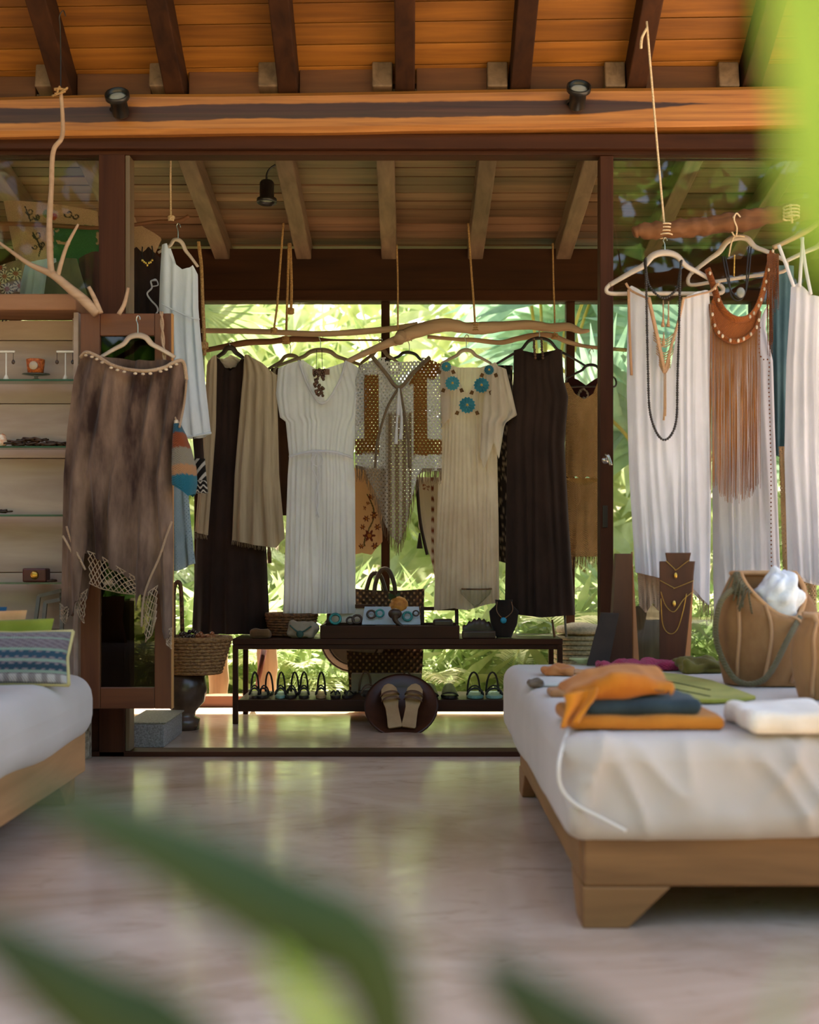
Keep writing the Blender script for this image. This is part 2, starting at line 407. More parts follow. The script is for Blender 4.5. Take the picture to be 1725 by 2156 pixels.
bx('bottom_rail', (0.8305, 4.862, 0.0215), (2.6, 4.935, 0.10), M_FRAMEX, wl)
bx('window_pane', (0.8305, 4.893, 0.10), (2.6, 4.899, 2.4444), M_GLASSR, wl, bevel=0)
bx('stile', (2.6002, 4.862, 0.0215), (2.66, 4.935, 2.4444), M_FRAME, wl)
wl = thing('window_2', (-2.0, 4.89, 0.021), None, None, kind='structure')
bx('window_pane', (-2.6, 4.893, 0.30), (-1.2625, 4.899, 2.4444), M_GLASS, wl, bevel=0)
bx('bottom_rail', (-2.6, 4.862, 0.0215), (-1.2625, 4.935, 0.2998), M_FRAMEX, wl)
bx('stile', (-2.66, 4.862, 0.0215), (-2.6002, 4.935, 2.4444), M_FRAME, wl)
# ---- alcove roof: weathered rafters carrying narrow slats
def za(d): return 2.70-0.18*(d-4.85)
nr2 = Vector((0, 0.18, 1)).normalized()
ceil2 = thing('ceiling_alcove', (0, 6.0, 2.6), None, None, kind='structure')
XR = [-2.39, -1.93, -1.47, -1.01, -.57, -.11, .355, .83, 1.29, 1.75, 2.2, 2.6]
for X in XR:
    MB().beam((X, 4.82, za(4.82)+.055), (X, 6.58, za(6.58)+.055), .082, .11, up=nr2).build('rafter', M_RAFT2, ceil2, smooth=False, bevel=.006)
MB().box((-3, 4.9, 2.9), (3, 4.92, 2.95)).build('roof_deck', M_RAFT, ceil2, smooth=False).hide_render = False
dk = ceil2.children[-1]; dk.data.clear_geometry()
q = [(-2.9, 4.95), (2.9, 4.95), (2.9, 7.35), (-2.9, 7.35)]
dk.data.from_pydata([tuple(Vector((x, y, za(y)+.14+e))-Vector(ceil2['_o'])) for e in (0, .03) for x, y in q], [], [(3,2,1,0),(4,5,6,7),(0,1,5,4),(1,2,6,5),(2,3,7,6),(3,0,4,7)])
dk.data.materials.clear(); dk.data.materials.append(M_RAFT)
d = 4.97; SW = 0.084
while d < 7.28:
    segs = [(-2.7, 2.75)]
    if 5.15 < d < 6.5: segs = [(-2.7, XR[0])]+list(zip(XR, XR[1:]))
    for a, c in segs:
        e = random.uniform(-.003, .003)
        MB().beam((a+.002, d, za(d)+.118+e), (c-.002, d, za(d)+.118+e), SW-.007, .016, up=nr2).build('ceiling_slat', M_SLAT, ceil2, smooth=False)
    d += SW
# ---- window wall at the back of the alcove
struct(bx('wall_back', (-2.9, 6.44, 2.246), (2.9, 6.56, 2.47), M_LINTEL))
MX = [-2.14, -1.14, -.13, .87, 1.87]
for k, X in enumerate(MX+[2.75, -2.75]):
    struct(bx('trim_%d' % (7+k), (X-.023, 6.45, 0.0605), (X+.023, 6.52, 2.186), M_FRAME))
struct(bx('trim_14', (-2.9, 6.425, 2.187), (2.9, 6.53, 2.2455), M_FRAMEX))
M_SILL = wood('sill_wood', '#5f3420', '#8a5434', 'x', 0.5, .1, 14)
struct(bx('trim_15', (-2.9, 6.43, 0.0005), (2.9, 6.54, 0.06), M_SILL))
ed = [-2.75, -2.14, -1.14, -.13, .87, 1.87, 2.75]
for k, (a, c) in enumerate(zip(ed, ed[1:])):
    struct(bx('window_%d' % (3+k), (a+.0232, 6.483, 0.0605), (c-.0232, 6.488, 2.186), M_GLASS, bevel=0))
struct(bx('wall_left_added', (-3.46, 1.4, 0.0005), (-3.41, 4.98, 2.7), M_WHITEW))  # unseen wall added to darken the light from the left
struct(bx('wall_alcove_left', (-2.95, 4.96, 0.0005), (-2.91, 6.42, 2.5), M_WHITEW))
struct(bx('wall_right', (2.91, 4.96, 0.0005), (2.95, 6.42, 2.5), M_FRAME))

# ================================================================== shape makers
def rbox(m, lo, hi, r, n=10, disp=None, colfn=None):
    lo, hi = Vector(lo), Vector(hi); key = {}; out = m
    def params(a, b, n):
        L = b-a; rr = min(r, L/2.001)
        ts = [a+rr*(1-math.cos(PI/2*i/4)) for i in range(4)]+[a+rr+(L-2*rr)*i/n for i in range(n+1)]+[b-rr*(1-math.cos(PI/2*i/4)) for i in range(3, -1, -1)]
        return ts
    n3 = n if isinstance(n, tuple) else (n, n, n)
    ax = [params(lo[i], hi[i], n3[i]) for i in range(3)]
    def vert(p):
        k = tuple(round(c, 6) for c in p)
        if k in key: return key[k]
        inn = Vector([min(max(p[i], lo[i]+min(r, (hi[i]-lo[i])/2.001)), hi[i]-min(r, (hi[i]-lo[i])/2.001)) for i in range(3)])
        dr_ = Vector(p)-inn; dr_ = dr_.normalized() if dr_.length > 1e-9 else Vector((0,0,1))
        q = inn+dr_*r
        q = Vector([min(max(q[i], lo[i]), hi[i]) for i in range(3)])
        if disp: q = q+disp(q, dr_)
        key[k] = len(out.v); out.v.append(q); out.c.append(colfn(q) if colfn else None)
        return key[k]
    for a in range(3):
        u, w = (a+1) % 3, (a+2) % 3
        for side, val in ((0, lo[a]), (1, hi[a])):
            for i in range(len(ax[u])-1):
                for j in range(len(ax[w])-1):
                    c = []
                    for (ii, jj) in ((i, j), (i+1, j), (i+1, j+1), (i, j+1)):
                        p = [0, 0, 0]; p[a] = val; p[u] = ax[u][ii]; p[w] = ax[w][jj]; c.append(vert(tuple(p)))
                    if len(set(c)) < 3: continue
                    out.f.append(tuple(c) if side else tuple(c[::-1]))
    return m
def N3(x, y=0, z=0): return noise.noise(Vector((x, y, z)))
def garment(name, mat, d, rows, topF, botF, parent=None, topB=None, nu=44, nv=44, thick=.05, folds=7, famp=.012, seed=0, colfn=None, bow=0.0, skip=None, onlyfront=False, foldtop=.25):
    """Two-sheet hanging cloth. rows: (pixel y, left x, right x); topF/botF: (u, pixel y) edge tables, all at distance d."""
    m = MB()
    def sheet(sign, top):
        def fn(u, v):
            yt = interp(top, u); yb = interp(botF, u); y = yt+(yb-yt)*v
            xl, xr = interp(rows, y); x = xl+(xr-xl)*u
            c = 2*u-1; prof = max(0.0, 1-c*c)**.5
            k = foldtop+(1-foldtop)*v
            wob = .25*N3(u*3+seed, v*1.5, sign*7.1)
            am = .35+1.1*abs(N3(u*folds*.8+seed*1.7, v*1.1, sign*3.3))*1.6
            fo = math.sin(2*PI*(folds*(u+.09*N3(v*.9+u*2.5, seed, u*3.1))+wob))*famp*k*am*min(1, prof*2.2)
            fo += N3(u*folds*1.7+seed*3, v*2.2, 5+sign)*famp*.9*k*min(1, prof*2)
            p = P(x, y, d); p.y += -sign*thick*prof*(.55+.45*v)+fo+bow*v
            p.x += fo*.25
            return p
        cf = None
        if colfn:
            def cf(u, v):
                yt = interp(top, u); yb = interp(botF, u); y = yt+(yb-yt)*v
                xl, xr = interp(rows, y); return colfn(xl+(xr-xl)*u, y, u, v)
        m.grid(fn, nu, nv, cf, skip if sign > 0 else None)
    sheet(1, topF)
    if not onlyfront: sheet(-1, topB or topF)
    return m.build(name, mat, parent)
def flatU(y): return [(0, y), (1, y)]
M_HANGB = plain('hanger_beige', '#a8917a', '#bfa990', 0.5)
M_HANGW = plain('hanger_pale', '#b5a493', '#c8b8a8', 0.5)
M_HANGD = plain('hanger_dark', '#241a14', '#3a2c22', 0.5)
M_HANGK = plain('hanger_khaki', '#6a5640', '#8a7354', 0.55)
def hanger(d, cx, yarch, half, drop, hook_y, label, mat=None, bar=None, tilt=0.0, rot=0.0, thick=.011, arch=24):
    """hanger: arch top at (cx, yarch); arms reach half px out and drop px down; hook rises to hook_y."""
    mat = mat or M_HANGB
    root = thing('clothes_hanger', P(cx, yarch+drop, d), label, 'hanger', 'clothes hangers on the branches')
    def Q(x, y):
        p = P(cx+x, yarch+y+tilt*x, d); p.y += rot*x*S(d); return p
    pts = [Q(-half, drop), Q(-half*.62, drop*.62), Q(-half*.38, drop*.40), Q(-half*.22, drop*.10), Q(0, 0), Q(half*.22, drop*.10), Q(half*.38, drop*.40), Q(half*.62, drop*.62), Q(half, drop)]
    m = MB(); m.tube(cat(pts, 5), [thick*.75, thick, thick*1.25, thick, thick*.75], 8, flat=.5)
    if bar:
        e = drop+bar
        m.tube(cat([Q(-half, drop), Q(-half*1.06, drop+bar*.5), Q(-half*.98, e), Q(-half*.5, e), Q(0, e), Q(half*.5, e), Q(half*.98, e), Q(half*1.06, drop+bar*.5), Q(half, drop)], 4), thick*.55, 6)
    m.build('arms', mat, root)
    hh = hook_y-yarch
    MB().tube(cat([Q(0, 0), Q(0, hh*.55), Q(-3, hh*.8), Q(0, hh), Q(4, hh*.95), Q(5, hh*.8)], 5), .0022, 6).build('hook', M_CHROME, root)
    return root
def sandal(loc, yaw, tilt, label, sole, strap, style, group=None, L=.24, name='sandal', mtx=None, wd=1.0):
    R = mtx or (Matrix.Rotation(yaw, 3, 'Z') @ Matrix.Rotation(tilt, 3, 'X')); loc = Vector(loc)
    root = thing(name, loc, label, 'shoe', group)
    def T(x, y, z): return loc+R @ Vector((x*wd, y, z))
    half = [(0, .030), (.04, .034), (.25, .031), (.45, .030), (.7, .042), (.88, .036), (.97, .020), (1.0, .004)]
    pts = [(-w, t) for t, w in half]+[(w, t) for t, w in half[::-1]]
    m = MB(); vs = [T(x, (t-.5)*L, z) for z in (0.0, .014) for x, t in pts]; n = len(pts)
    m.add(vs, [tuple(range(n))[::-1], tuple(range(n, 2*n))]+[(i, (i+1) % n, n+(i+1) % n, n+i) for i in range(n)])
    m.build('sole', sole, root, smooth=False, bevel=.003)
    def arc(t, w, h, r, lean=0.0, flat=1.0):
        a = [T(-w*math.cos(PI*k/10), (t-.5)*L+lean*math.sin(PI*k/10), .012+h*math.sin(PI*k/10)) for k in range(11)]
        return MB().tube(a, r, 6, flat=flat)
    if style == 'slide':
        for t in (.62, .74): arc(t, .040, .038, .010, .0, .35).build('strap', strap, root)
    elif style == 'thong':
        m = MB()
        for s in (-1, 1): m.tube(cat([T(0, .33*L, .014), T(s*.014, .26*L, .034), T(s*.036, .02*L, .014)], 6), .004, 6)
        m.build('thong_strap', strap, root)
    elif style == 'ankle':
        arc(.75, .040, .034, .005).build('strap', strap, root); arc(.55, .034, .045, .004, .02).build('strap', strap, root)
        arc(.10, .031, .100, .0052, .015).build('ankle_strap', strap, root)
    elif style == 'closed':
        m = MB()
        m.grid(lambda u, v: T(-(.043-.008*v)*math.cos(PI*u), (.22+.72*(1-v)*(1-.25*abs(2*u-1)))*L*.9-.25*L, .012+(.052*(.35+.65*v))*math.sin(PI*u)), 12, 8)
        m.build('upper', strap, root, solid=.003)
    return root

# ================================================================== DAYBEDS
def mattress_mat():
    b = NB('mattress_linen'); g = b.noise(b.pos((400, 400, 400)), 1.0, 2); g2 = b.noise(b.pos((3, 3, 3)), 1.0, 4)
    return b.done(b.bsdf(b.ramp(g2, [(0.3, '#b5aba3'), (0.7, '#c4bab2')]), 0.85, normal=b.bump(g, .2, .002), spec=.2, sheen=.2))
M_MATT = mattress_mat()
BX0, BD0, BD1 = 0.380, 2.62, 4.14       # left face, front, back of the right daybed
bed = thing('daybed', (1.25, 3.4, 0), 'low wooden daybed with pale linen mattress heaped with bags and folded cloths', 'daybed')
bx('front_rail', (BX0+.003, BD0, .092), (2.2, BD0+.045, .232), M_BED, bed, .006)
bx('back_rail', (BX0+.003, BD1-.045, .092), (2.2, BD1, .232), M_BED, bed, .006)
bx('side_rail', (BX0, BD0+.0455, .092), (BX0+.045, BD1-.0455, .232), M_BEDY, bed, .006)
bx('side_rail', (2.155, BD0+.0455, .092), (2.2, BD1-.0455, .232), M_BEDY, bed, .006)
bx('slat_base', (BX0+.046, BD0+.046, .17), (2.154, BD1-.046, .19), M_BEDY, bed)
for (xa, s) in ((BX0, 1), (2.2, -1)):
    for (da, t) in ((BD0, 1), (BD1, -1)):
        m = MB(); m.prism([(xa, 0), (xa+s*.10, 0), (xa+s*.195, .0915), (xa, .0915)], 'y', da, da+t*.045); m.build('leg', M_BED, bed, smooth=False, bevel=.004)
        m = MB(); m.prism([(da+t*.046, 0), (da+t*.10, 0), (da+t*.19, .0915), (da+t*.046, .0915)], 'x', xa, xa+s*.045); m.build('leg_brace', M_BEDY, bed, smooth=False, bevel=.004)
def wrink(q, n):
    k = 0.0
    if n.y < -.3:
        sx = q.x*11-q.z*7
        r1 = max(0, 1-abs(N3(sx*.62, q.z*2.0, 3))*3.2); r2 = max(0, 1-abs(N3(q.x*9+q.z*4+5, q.z*2.5, 8))*3.0)
        k = r1**2*.030*max(0, min(1, .6+1.5*N3(q.x*2.2, 1, 4)))+r2**2*.016+N3(q.x*3, q.z*3, 6)*.012
        k *= max(0, min(1, (q.z-.2)/.06))*min(1, max(0, (.47-q.z)/.06))*-n.y
    if n.x < -.3: k += max(0, N3(q.y*5, q.z*3, 1))*.010
    if n.z > .3: k += N3(q.x*4, q.y*4, 2)*.006
    sag = -.012*math.sin(q.x*3.1) if q.z < .26 else 0
    return n*k+Vector((0, 0, sag))
m = MB(); rbox(m, (BX0-.046, BD0-.03, .2), (2.22, 4.30, .43), .055, (170, 30, 22), wrink)
mt = m.build('mattress', M_MATT, bed)
MB().tube(cat([P(1196, 1538, 2.64), P(1178, 1600, 2.565), P(1180, 1655, 2.56), P(1210, 1692, 2.56), P(1265, 1722, 2.56), P(1318, 1750, 2.565)], 6), .0045, 8).build('piping', cloth('piping_cord', '#cfc8c0', transl=0), mt)
LX = -1.09
bl = thing('daybed', (-1.9, 3.1, 0), 'low wooden daybed with grey mattress carrying bright cushions', 'daybed')
bx('side_rail', (LX-.045, 1.95, .092), (LX, 4.02, .232), wood('bed_wood_pale', '#93683f', '#b98a5c', 'y', .6, .05, 14), bl, .006)
bx('back_rail', (-2.6, 3.975, .092), (LX-.0455, 4.02, .232), M_BED, bl, .006)
bx('front_rail', (-2.6, 1.95, .092), (LX-.0455, 1.995, .232), M_BED, bl, .006)
bx('slat_base', (-2.6, 2.0, .17), (LX-.046, 3.97, .19), M_BEDY, bl)
for da, t in ((4.0, -1), (1.97, 1)):
    m = MB(); m.prism([(da, 0), (da+t*.10, 0), (da+t*.19, .0915), (da, .0915)], 'x', LX-.13, LX-.03); m.build('leg', M_BED, bl, smooth=False, bevel=.004)
m = MB(); rbox(m, (-2.64, 1.9, .2), (LX+.035, 4.06, .425), .085, 24, lambda q, n: n*(N3(q.x*3, q.y*2.5, q.z*3)*.012))
m.build('mattress', M_MATT, bl)

# ================================================================== GLAZED CABINET WITH OPEN DOOR
CXR = -1.293
cab = thing('display_cabinet', (-1.75, 4.74, 0), 'whitewashed display cabinet with glass shelves and a dark glazed door standing open', 'cabinet')
m = MB(); m.box((-2.35, 4.63, 1.768), (CXR, 4.84, 1.832))
tp = m.build('top_plank', M_TOPPL, cab, smooth=False, bevel=.006)
zz = 0.30; k = 0
for z1 in (.52, .75, .98, 1.21, 1.43, 1.685, 1.767):
    bx('back_board', (-2.33, 4.815+.002*(k % 2), zz), (CXR-.02, 4.835, z1-.003), M_WHITEW, cab, .002); zz = z1; k += 1
bx('added_backing', (-2.33, 4.8375, .30), (CXR-.02, 4.845, 1.767), M_TOPPL, cab)  # added to stop the bright garden leaking through the board gaps
bx('bottom_board', (-2.33, 4.66, .245), (CXR-.02, 4.814, .298), M_TOPPL, cab)
bx('side_panel', (CXR-.0195, 4.665, .245), (CXR, 4.84, 1.767), M_WHITEW, cab)
bx('side_panel', (-2.35, 4.665, .245), (-2.3305, 4.84, 1.767), M_WHITEW, cab)
bx('inner_post', (CXR-.055, 4.775, .30), (CXR-.022, 4.812, 1.766), M_WHITEW, cab)
for zs in (1.505, 1.243, .974, .708):
    g = bx('glass_shelf', (-2.328, 4.69, zs-.0035), (CXR-.0205, 4.774, zs+.0035), M_GSHELF, cab, 0)
    bx('shelf_edge', (-2.328, 4.686, zs-.0035), (CXR-.0205, 4.6898, zs+.0035), M_GEDGE, g, 0)
M_LEG = plain('peeling_painted_leg', '#5b4a36', '#a79a84', 0.85, scale=40, bump=.5)
for xa in (CXR-.035, -2.34):
    for ya in (4.665, 4.79): bx('leg', (xa, ya, 0), (xa+.042, ya+.045, .244), M_LEG, cab)
dx = lambda x: (x-CX)*4.62/F
dzf = lambda y: EYE+(HY-y)*4.62/F
dl = MB(); dl.box((dx(170), 4.615, dzf(1492)), (dx(211), 4.65, dzf(660)))
dr2 = dl.build('door', M_DOORW, cab, smooth=False, bevel=.003)
bx('door_stile', (dx(326), 4.615, dzf(1492)), (dx(361), 4.65, dzf(660)), M_DOORW, dr2)
bx('door_rail', (dx(211)+.0005, 4.617, dzf(707)), (dx(326)-.0005, 4.648, dzf(660)), M_DOORX, dr2)
bx('door_rail', (dx(211)+.0005, 4.617, dzf(1492)), (dx(326)-.0005, 4.648, dzf(1447)), M_DOORX, dr2)
bx('door_pane', (dx(211)+.0005, 4.631, dzf(1447)+.0005), (dx(326)-.0005, 4.634, dzf(707)-.0005), glassmat('smoked_glass', '#8c8478', 1.5), dr2, 0)
bx('door_edge', (dx(361)+.0003, 4.617, dzf(1492)), (dx(361)+.004, 4.648, dzf(660)), wood('raw_edge', '#a87440', '#c08a50', 'z', .6), dr2, 0)

# ================================================================== BENCH WITH SHOE SHELF
bench = thing('display_bench', (-.056, 5.97, 0), 'long dark wooden bench with a lower shoe shelf', 'bench')
bx('bench_top', (-.857, 5.78, .385), (.742, 6.17, .413), M_BENCH, bench)
bx('apron', (-.835, 5.785, .362), (.72, 5.80, .3845), M_BENCH, bench)
for xa in (-.857, .716):
    for ya in (5.782, 6.142): bx('leg', (xa, ya, 0), (xa+.026, ya+.026, .3845), M_BENCH, bench)
bx('shoe_shelf', (-.83, 5.80, .098), (.715, 6.15, .117), M_BENCH, bench)
bx('shelf_rail', (-.83, 5.786, .060), (.715, 5.7995, .117), M_BENCH, bench)

# ================================================================== CLOTHES: materials
C_WHITE = cloth('white_gauze', '#dfdde2', '#f0eef4', transl=.45)
C_COOLW = cloth('cool_white_cotton', '#ccd4dc', '#e2e8ee', transl=.3)
C_CREAM = cloth('cream_gauze', '#d0bfac', '#e8dccd', transl=.5)
C_BEIGE = cloth('beige_linen', '#a8947a', '#c4b094', transl=.25, scale=(30, 30, 2))
C_BLACK = cloth('black_cloth', '#20130d', '#33211a', transl=.05)
C_KNIT = cloth('tan_knit', '#9a7345', '#b98f5e', transl=.2, knit=90)
C_TIE = cloth('tie_dyed_gauze', '#33201a', '#8d715f', transl=.12, scale=(9, 9, 2.6), lo=.36, hi=.70)
C_TRIM = cloth('crochet_trim', '#b08e70', '#d0b294', transl=.15, knit=160)
C_PRINT = cloth('printed_cloth', '#ffffff', vcol=True, transl=.25)
C_CROCHET = cloth('open_crochet', '#ffffff', vcol=True, transl=.2, holes=(52, 34, .55), knit=52)
C_YARN = cloth('yarn', '#ffffff', vcol=True, transl=.1, knit=120)
C_LACE = cloth('blue_grey_lace', '#8fa3ae', '#aab8c0', transl=.3, holes=(70, 60, .72))
C_RUST = cloth('rust_macrame', '#7d3f14', '#a85c22', transl=.1, knit=140)
C_TEAL = cloth('teal_sheer', '#51707a', '#6f8f96', transl=.4)
M_COWRIE = plain('cowrie_shell', '#a8927a', '#cdb9a0', 0.35)
M_BEADK = plain('black_bead', '#17110d', '#2b211a', 0.35)
M_BEADB = plain('brown_bead', '#3a2214', '#5c3a22', 0.4)
M_CORD = plain('black_cord', '#17120f', '#221a16', 0.6)
M_GOLD = plain('gold', '#b88a3c', '#e0b860', 0.3, 1.0)
M_TAG = plain('brown_label', '#6d4a36', '#7d5a44', 0.7)
V = lambda h: lin(h)

def beads(m, pts, r, step):
    acc = 0; last = pts[0]; m.ell(last, (r,)*3, 7, 5)
    for p in pts[1:]:
        L = (p-last).length
        while acc+L >= step:
            k = (step-acc)/L; last = last.lerp(p, k); m.ell(last, (r*random.uniform(.9, 1.1),)*3, 7, 5); L = (p-last).length; acc = 0
        acc += L; last = p
    return m
def net(m, top, bot, d, nu, r=.0016, col=None, nv=4):
    """diamond netting between two pixel polylines (x, y)"""
    tt = [(i/(len(top)-1), a[0], a[1]) for i, a in enumerate(top)]; bb = [(i/(len(bot)-1), a[0], a[1]) for i, a in enumerate(bot)]
    def Q(u, v):
        a = interp(tt, u); c = interp(bb, u); p = P(a[0]+(c[0]-a[0])*v, a[1]+(c[1]-a[1])*v, d); p.y += .006*math.sin(u*9+v*3); return p
    st = 1.0/nu
    for i in range(-nv, nu+nv+1):
        for s in (1, -1):
            pts = []
            for k in range(nv*2+1):
                v = k/(nv*2); u = i*st+s*v*nv*st
                if -1e-6 <= u <= 1+1e-6: pts.append(Q(min(1, max(0, u)), v))
            if len(pts) > 1: m.tube(pts, r, 5)
    m.tube([Q(k/12, 1) for k in range(13)], r, 5); m.tube([Q(k/12, 0) for k in range(13)], r, 5)
    return m
def fringe(m, xs, y0, y1, d, r=.0012, jit=8, yj=0, col=None):
    for x in xs:
        a = y0(x) if callable(y0) else y0; c = (y1(x) if callable(y1) else y1)+random.uniform(-yj, yj); j = random.uniform(-jit, jit)*.4
        p0 = P(x, a, d); p1 = P(x+j, (a+c)/2, d); p2 = P(x+j*random.uniform(-.3, 1.2), c, d)
        e = random.uniform(-.006, .006); p1.y += e; p2.y += e*1.5
        m.tube([p0, p1, p2], [r, r, r*.6], 4, col)
    return m
frange = lambda a, c, n: [a+(c-a)*i/(n-1) for i in range(n)]

# ================================================================== DRIFTWOOD RAILS AND ROPES
def branch(name, pts, rad, label, mat, d, n=9, cat_='branch', knots=(), jig=.15, bark=0.0):
    m = MB(); c = cat([P(x, y, d+(e[0] if e else 0)) for x, y, *e in pts], 6)
    N = len(c); rr = [interp([(i/(len(rad)-1), q) for i, q in enumerate(rad)], k/(N-1))*S(d)*(1+jig*N3(k*.45, 3.3)) for k in range(N)]
    m.tube(c, rr, n)
    for kp in knots:
        q = cat([P(x, y, d+(e[0] if e else 0)) for x, y, *e in kp[0]], 5); m.tube(q, [a*S(d) for a in kp[1]], n)
    if bark: m.v = [p+Vector((N3(p.x*30, p.y*30, p.z*30), N3(p.x*30+9, p.y*30, p.z*30), N3(p.x*30, p.y*30+5, p.z*30)))*bark for p in m.v]
    return tag(m.build(name, mat), label, cat_)
D1 = 5.98
br = branch('driftwood_branch', [(828, 722), (850, 708), (895, 692), (940, 684), (980, 690), (1014, 691), (1060, 687), (1114, 684), (1160, 690), (1197, 688), (1222, 697), (1241, 696)], [8, 13, 15, 14, 12, 13, 11, 10, 10, 9, 6, 3],
            'thick gnarled driftwood branch carrying the middle dresses', M_DRIFT, D1, knots=[([(862, 706), (820, 722), (775, 741), (726, 764)], [12, 9, 7, 5]), ([(846, 706, -.01), (840, 716, -.05)], [13, 12])])
branch('long_pole', [(424, 696), (500, 697), (573, 699), (675, 703), (777, 697), (840, 690), (880, 682)], [5, 6, 6, 6, 7, 6, 5], 'pale slender wooden pole hung level across the left window', M_DRIFT, 6.03, jig=.08)
branch('driftwood_stick', [(430, 738), (471, 730), (522, 721), (570, 719), (611, 714), (660, 714), (700, 716), (803, 716)], [5, 6, 7, 6, 7, 6, 2.2, 2], 'dark bark-covered stick carrying the shawl and black dress', M_DRIFTD, 6.12)
branch('driftwood_stick', [(900, 709), (960, 714), (1000, 716), (1054, 721), (1090, 713), (1130, 706), (1164, 707), (1197, 720), (1240, 730), (1320, 737)], [4, 4, 5, 5, 6, 6, 6, 5, 4, 4], 'thin crooked stick behind the flowered cream dress', M_DRIFT, 6.10)
branch('driftwood_branch', [(1334, 492), (1352, 487), (1400, 484), (1450, 479), (1500, 474), (1560, 466), (1620, 455), (1690, 441), (1800, 425), (1950, 410)], [10, 15, 17, 17, 19, 18, 19, 22, 24, 24], 'heavy brown bark log hung by twine at the right', M_LOG, 4.46, 18, 'log', jig=.45, bark=.010)
branch('bamboo_stick', [(1628, 522), (1660, 507), (1700, 486), (1740, 462), (1850, 430)], [5, 5, 6, 6, 6], 'thin pale stick holding the white strappy dress at the right edge', M_DRIFT, 4.36)
branch('driftwood_stick', [(-40, 470), (60, 472), (130, 476), (210, 480), (270, 475), (330, 467), (375, 466), (398, 455)], [5, 5, 5, 4, 4, 4, 5, 4], 'thin orange-brown stick carrying the pale short dress upper left', M_DRIFTD, 5.32)
def rope(pts, d, label, r=2.2, mat=None, knot=None, name='rope', ends=None):
    m = MB(); m.tube(cat([P(x, y, d+(e[0] if e else 0)) for x, y, *e in pts], 4), r*S(d), 6)
    if knot:
        for kx, ky, kr in knot:
            c = P(kx, ky, d)
            for k in range(4): m.tube([c+Vector((math.cos(a)*kr*S(d)*.8, math.sin(a)*kr*S(d), (k-1.5)*kr*S(d)*.35)) for a in [2*PI*i/10 for i in range(10)]], r*S(d)*.8, 5, closed=True)
    return tag(m.build(name, mat or M_ROPE), label, 'rope')
rope([(597, 470), (590, 560), (584, 640), (576, 700)], 6.03, 'slender rope falling slightly left to the pale pole', 2.4, knot=[(577, 697, 8)])
rope([(608, 512), (606, 600), (604, 660), (602, 722)], 6.12, 'rope tied round the dark bark stick left of the window post', 2.6, knot=[(602, 716, 10)])
rope([(611, 512), (614, 600), (613, 648), (612, 662)], 6.16, 'short doubled rope end with a frayed knot', 3.2, knot=[(612, 655, 7)])
rope([(836, 515), (838, 600), (838, 655), (838, 712)], D1, 'rope on the knotted end of the thick driftwood', 1.8)
rope([(986, 470), (992, 560), (998, 640), (1001, 692)], D1, 'rope on the middle of the thick driftwood', 2.2, knot=[(1001, 690, 13)])
rope([(1164, 512), (1166, 600), (1168, 660), (1168, 712)], 6.10, 'rope left of the right mullion holding the crooked stick', 1.8, knot=[(1168, 708, 8)])
rope([(418, 509), (424, 560), (427, 640), (430, 700), (431, 748)], 5.6, 'twisted jute rope beside the pale short dress', 4.0, knot=[(430, 728, 8)])
rope([(360, 300), (359, 380), (360, 462)], 5.32, 'thin rope down to the orange-brown stick', 2.2, M_TWINE, knot=[(361, 461, 8)])
tw = rope([(1362, 45, -.12), (1375, 200, -.08), (1388, 350, -.03), (1400, 486)], 4.46, 'long pale twine from the rafter to the bark log', 2.2, M_TWINE, knot=[(1400, 486, 20)])
m = MB(); m.tube(cat([P(1362, 60, 4.345), P(1352, 80, 4.34), P(1350, 102, 4.34)], 4), .005, 6); m.build('frayed_end', M_TWINE, tw)
rope([(1664, 430), (1668, 470)], 4.40, 'twine wound round the bark log near the right edge', 2.5, M_TWINE, knot=[(1666, 448, 20)])
# bare forked branch hung in front of the left post, reaching into the cabinet top
DB = 4.56
fb = branch('forked_branch', [(128, 195), (132, 250), (130, 290), (112, 320), (108, 400), (104, 480), (107, 560), (112, 578)], [4, 4.5, 5, 5, 5.5, 6, 7, 9], 'bare forked driftwood branch hung above the cabinet corner', M_DRIFT, DB, 8,
            knots=[([(-60, 470), (0, 512), (60, 555), (110, 578), (150, 610), (180, 635), (205, 662)], [2.5, 3, 5, 8, 10, 11, 10]), ([(122, 580), (130, 550), (142, 515), (165, 472)], [5, 4.5, 4, 2.5]),
                   ([(212, 660), (200, 630), (187, 604)], [6, 5, 4]), ([(250, 662, .01), (262, 640, .01), (270, 606, .01)], [5, 4.5, 3])])
hk = MB(); hk.tube(cat([P(128, 195, DB), P(128, 120, DB), P(127, 60, DB-.02), P(125, 35, DB-.04), P(133, 22, DB-.04), P(138, 34, DB-.04)], 5), .0022, 6)
hk.build('hook_wire', M_BLACK, fb)
kn = MB()
for k in range(5): kn.tube(cat([P(128+random.uniform(-4, 4), 195, DB), P(128+random.uniform(-22, 22), 190+random.uniform(-8, 8), DB-.02), P(128+random.uniform(-26, 28), 196+random.uniform(-8, 8), DB-.01)], 4), .004, 5)
kn.build('twine_knot', M_ROPE, fb)

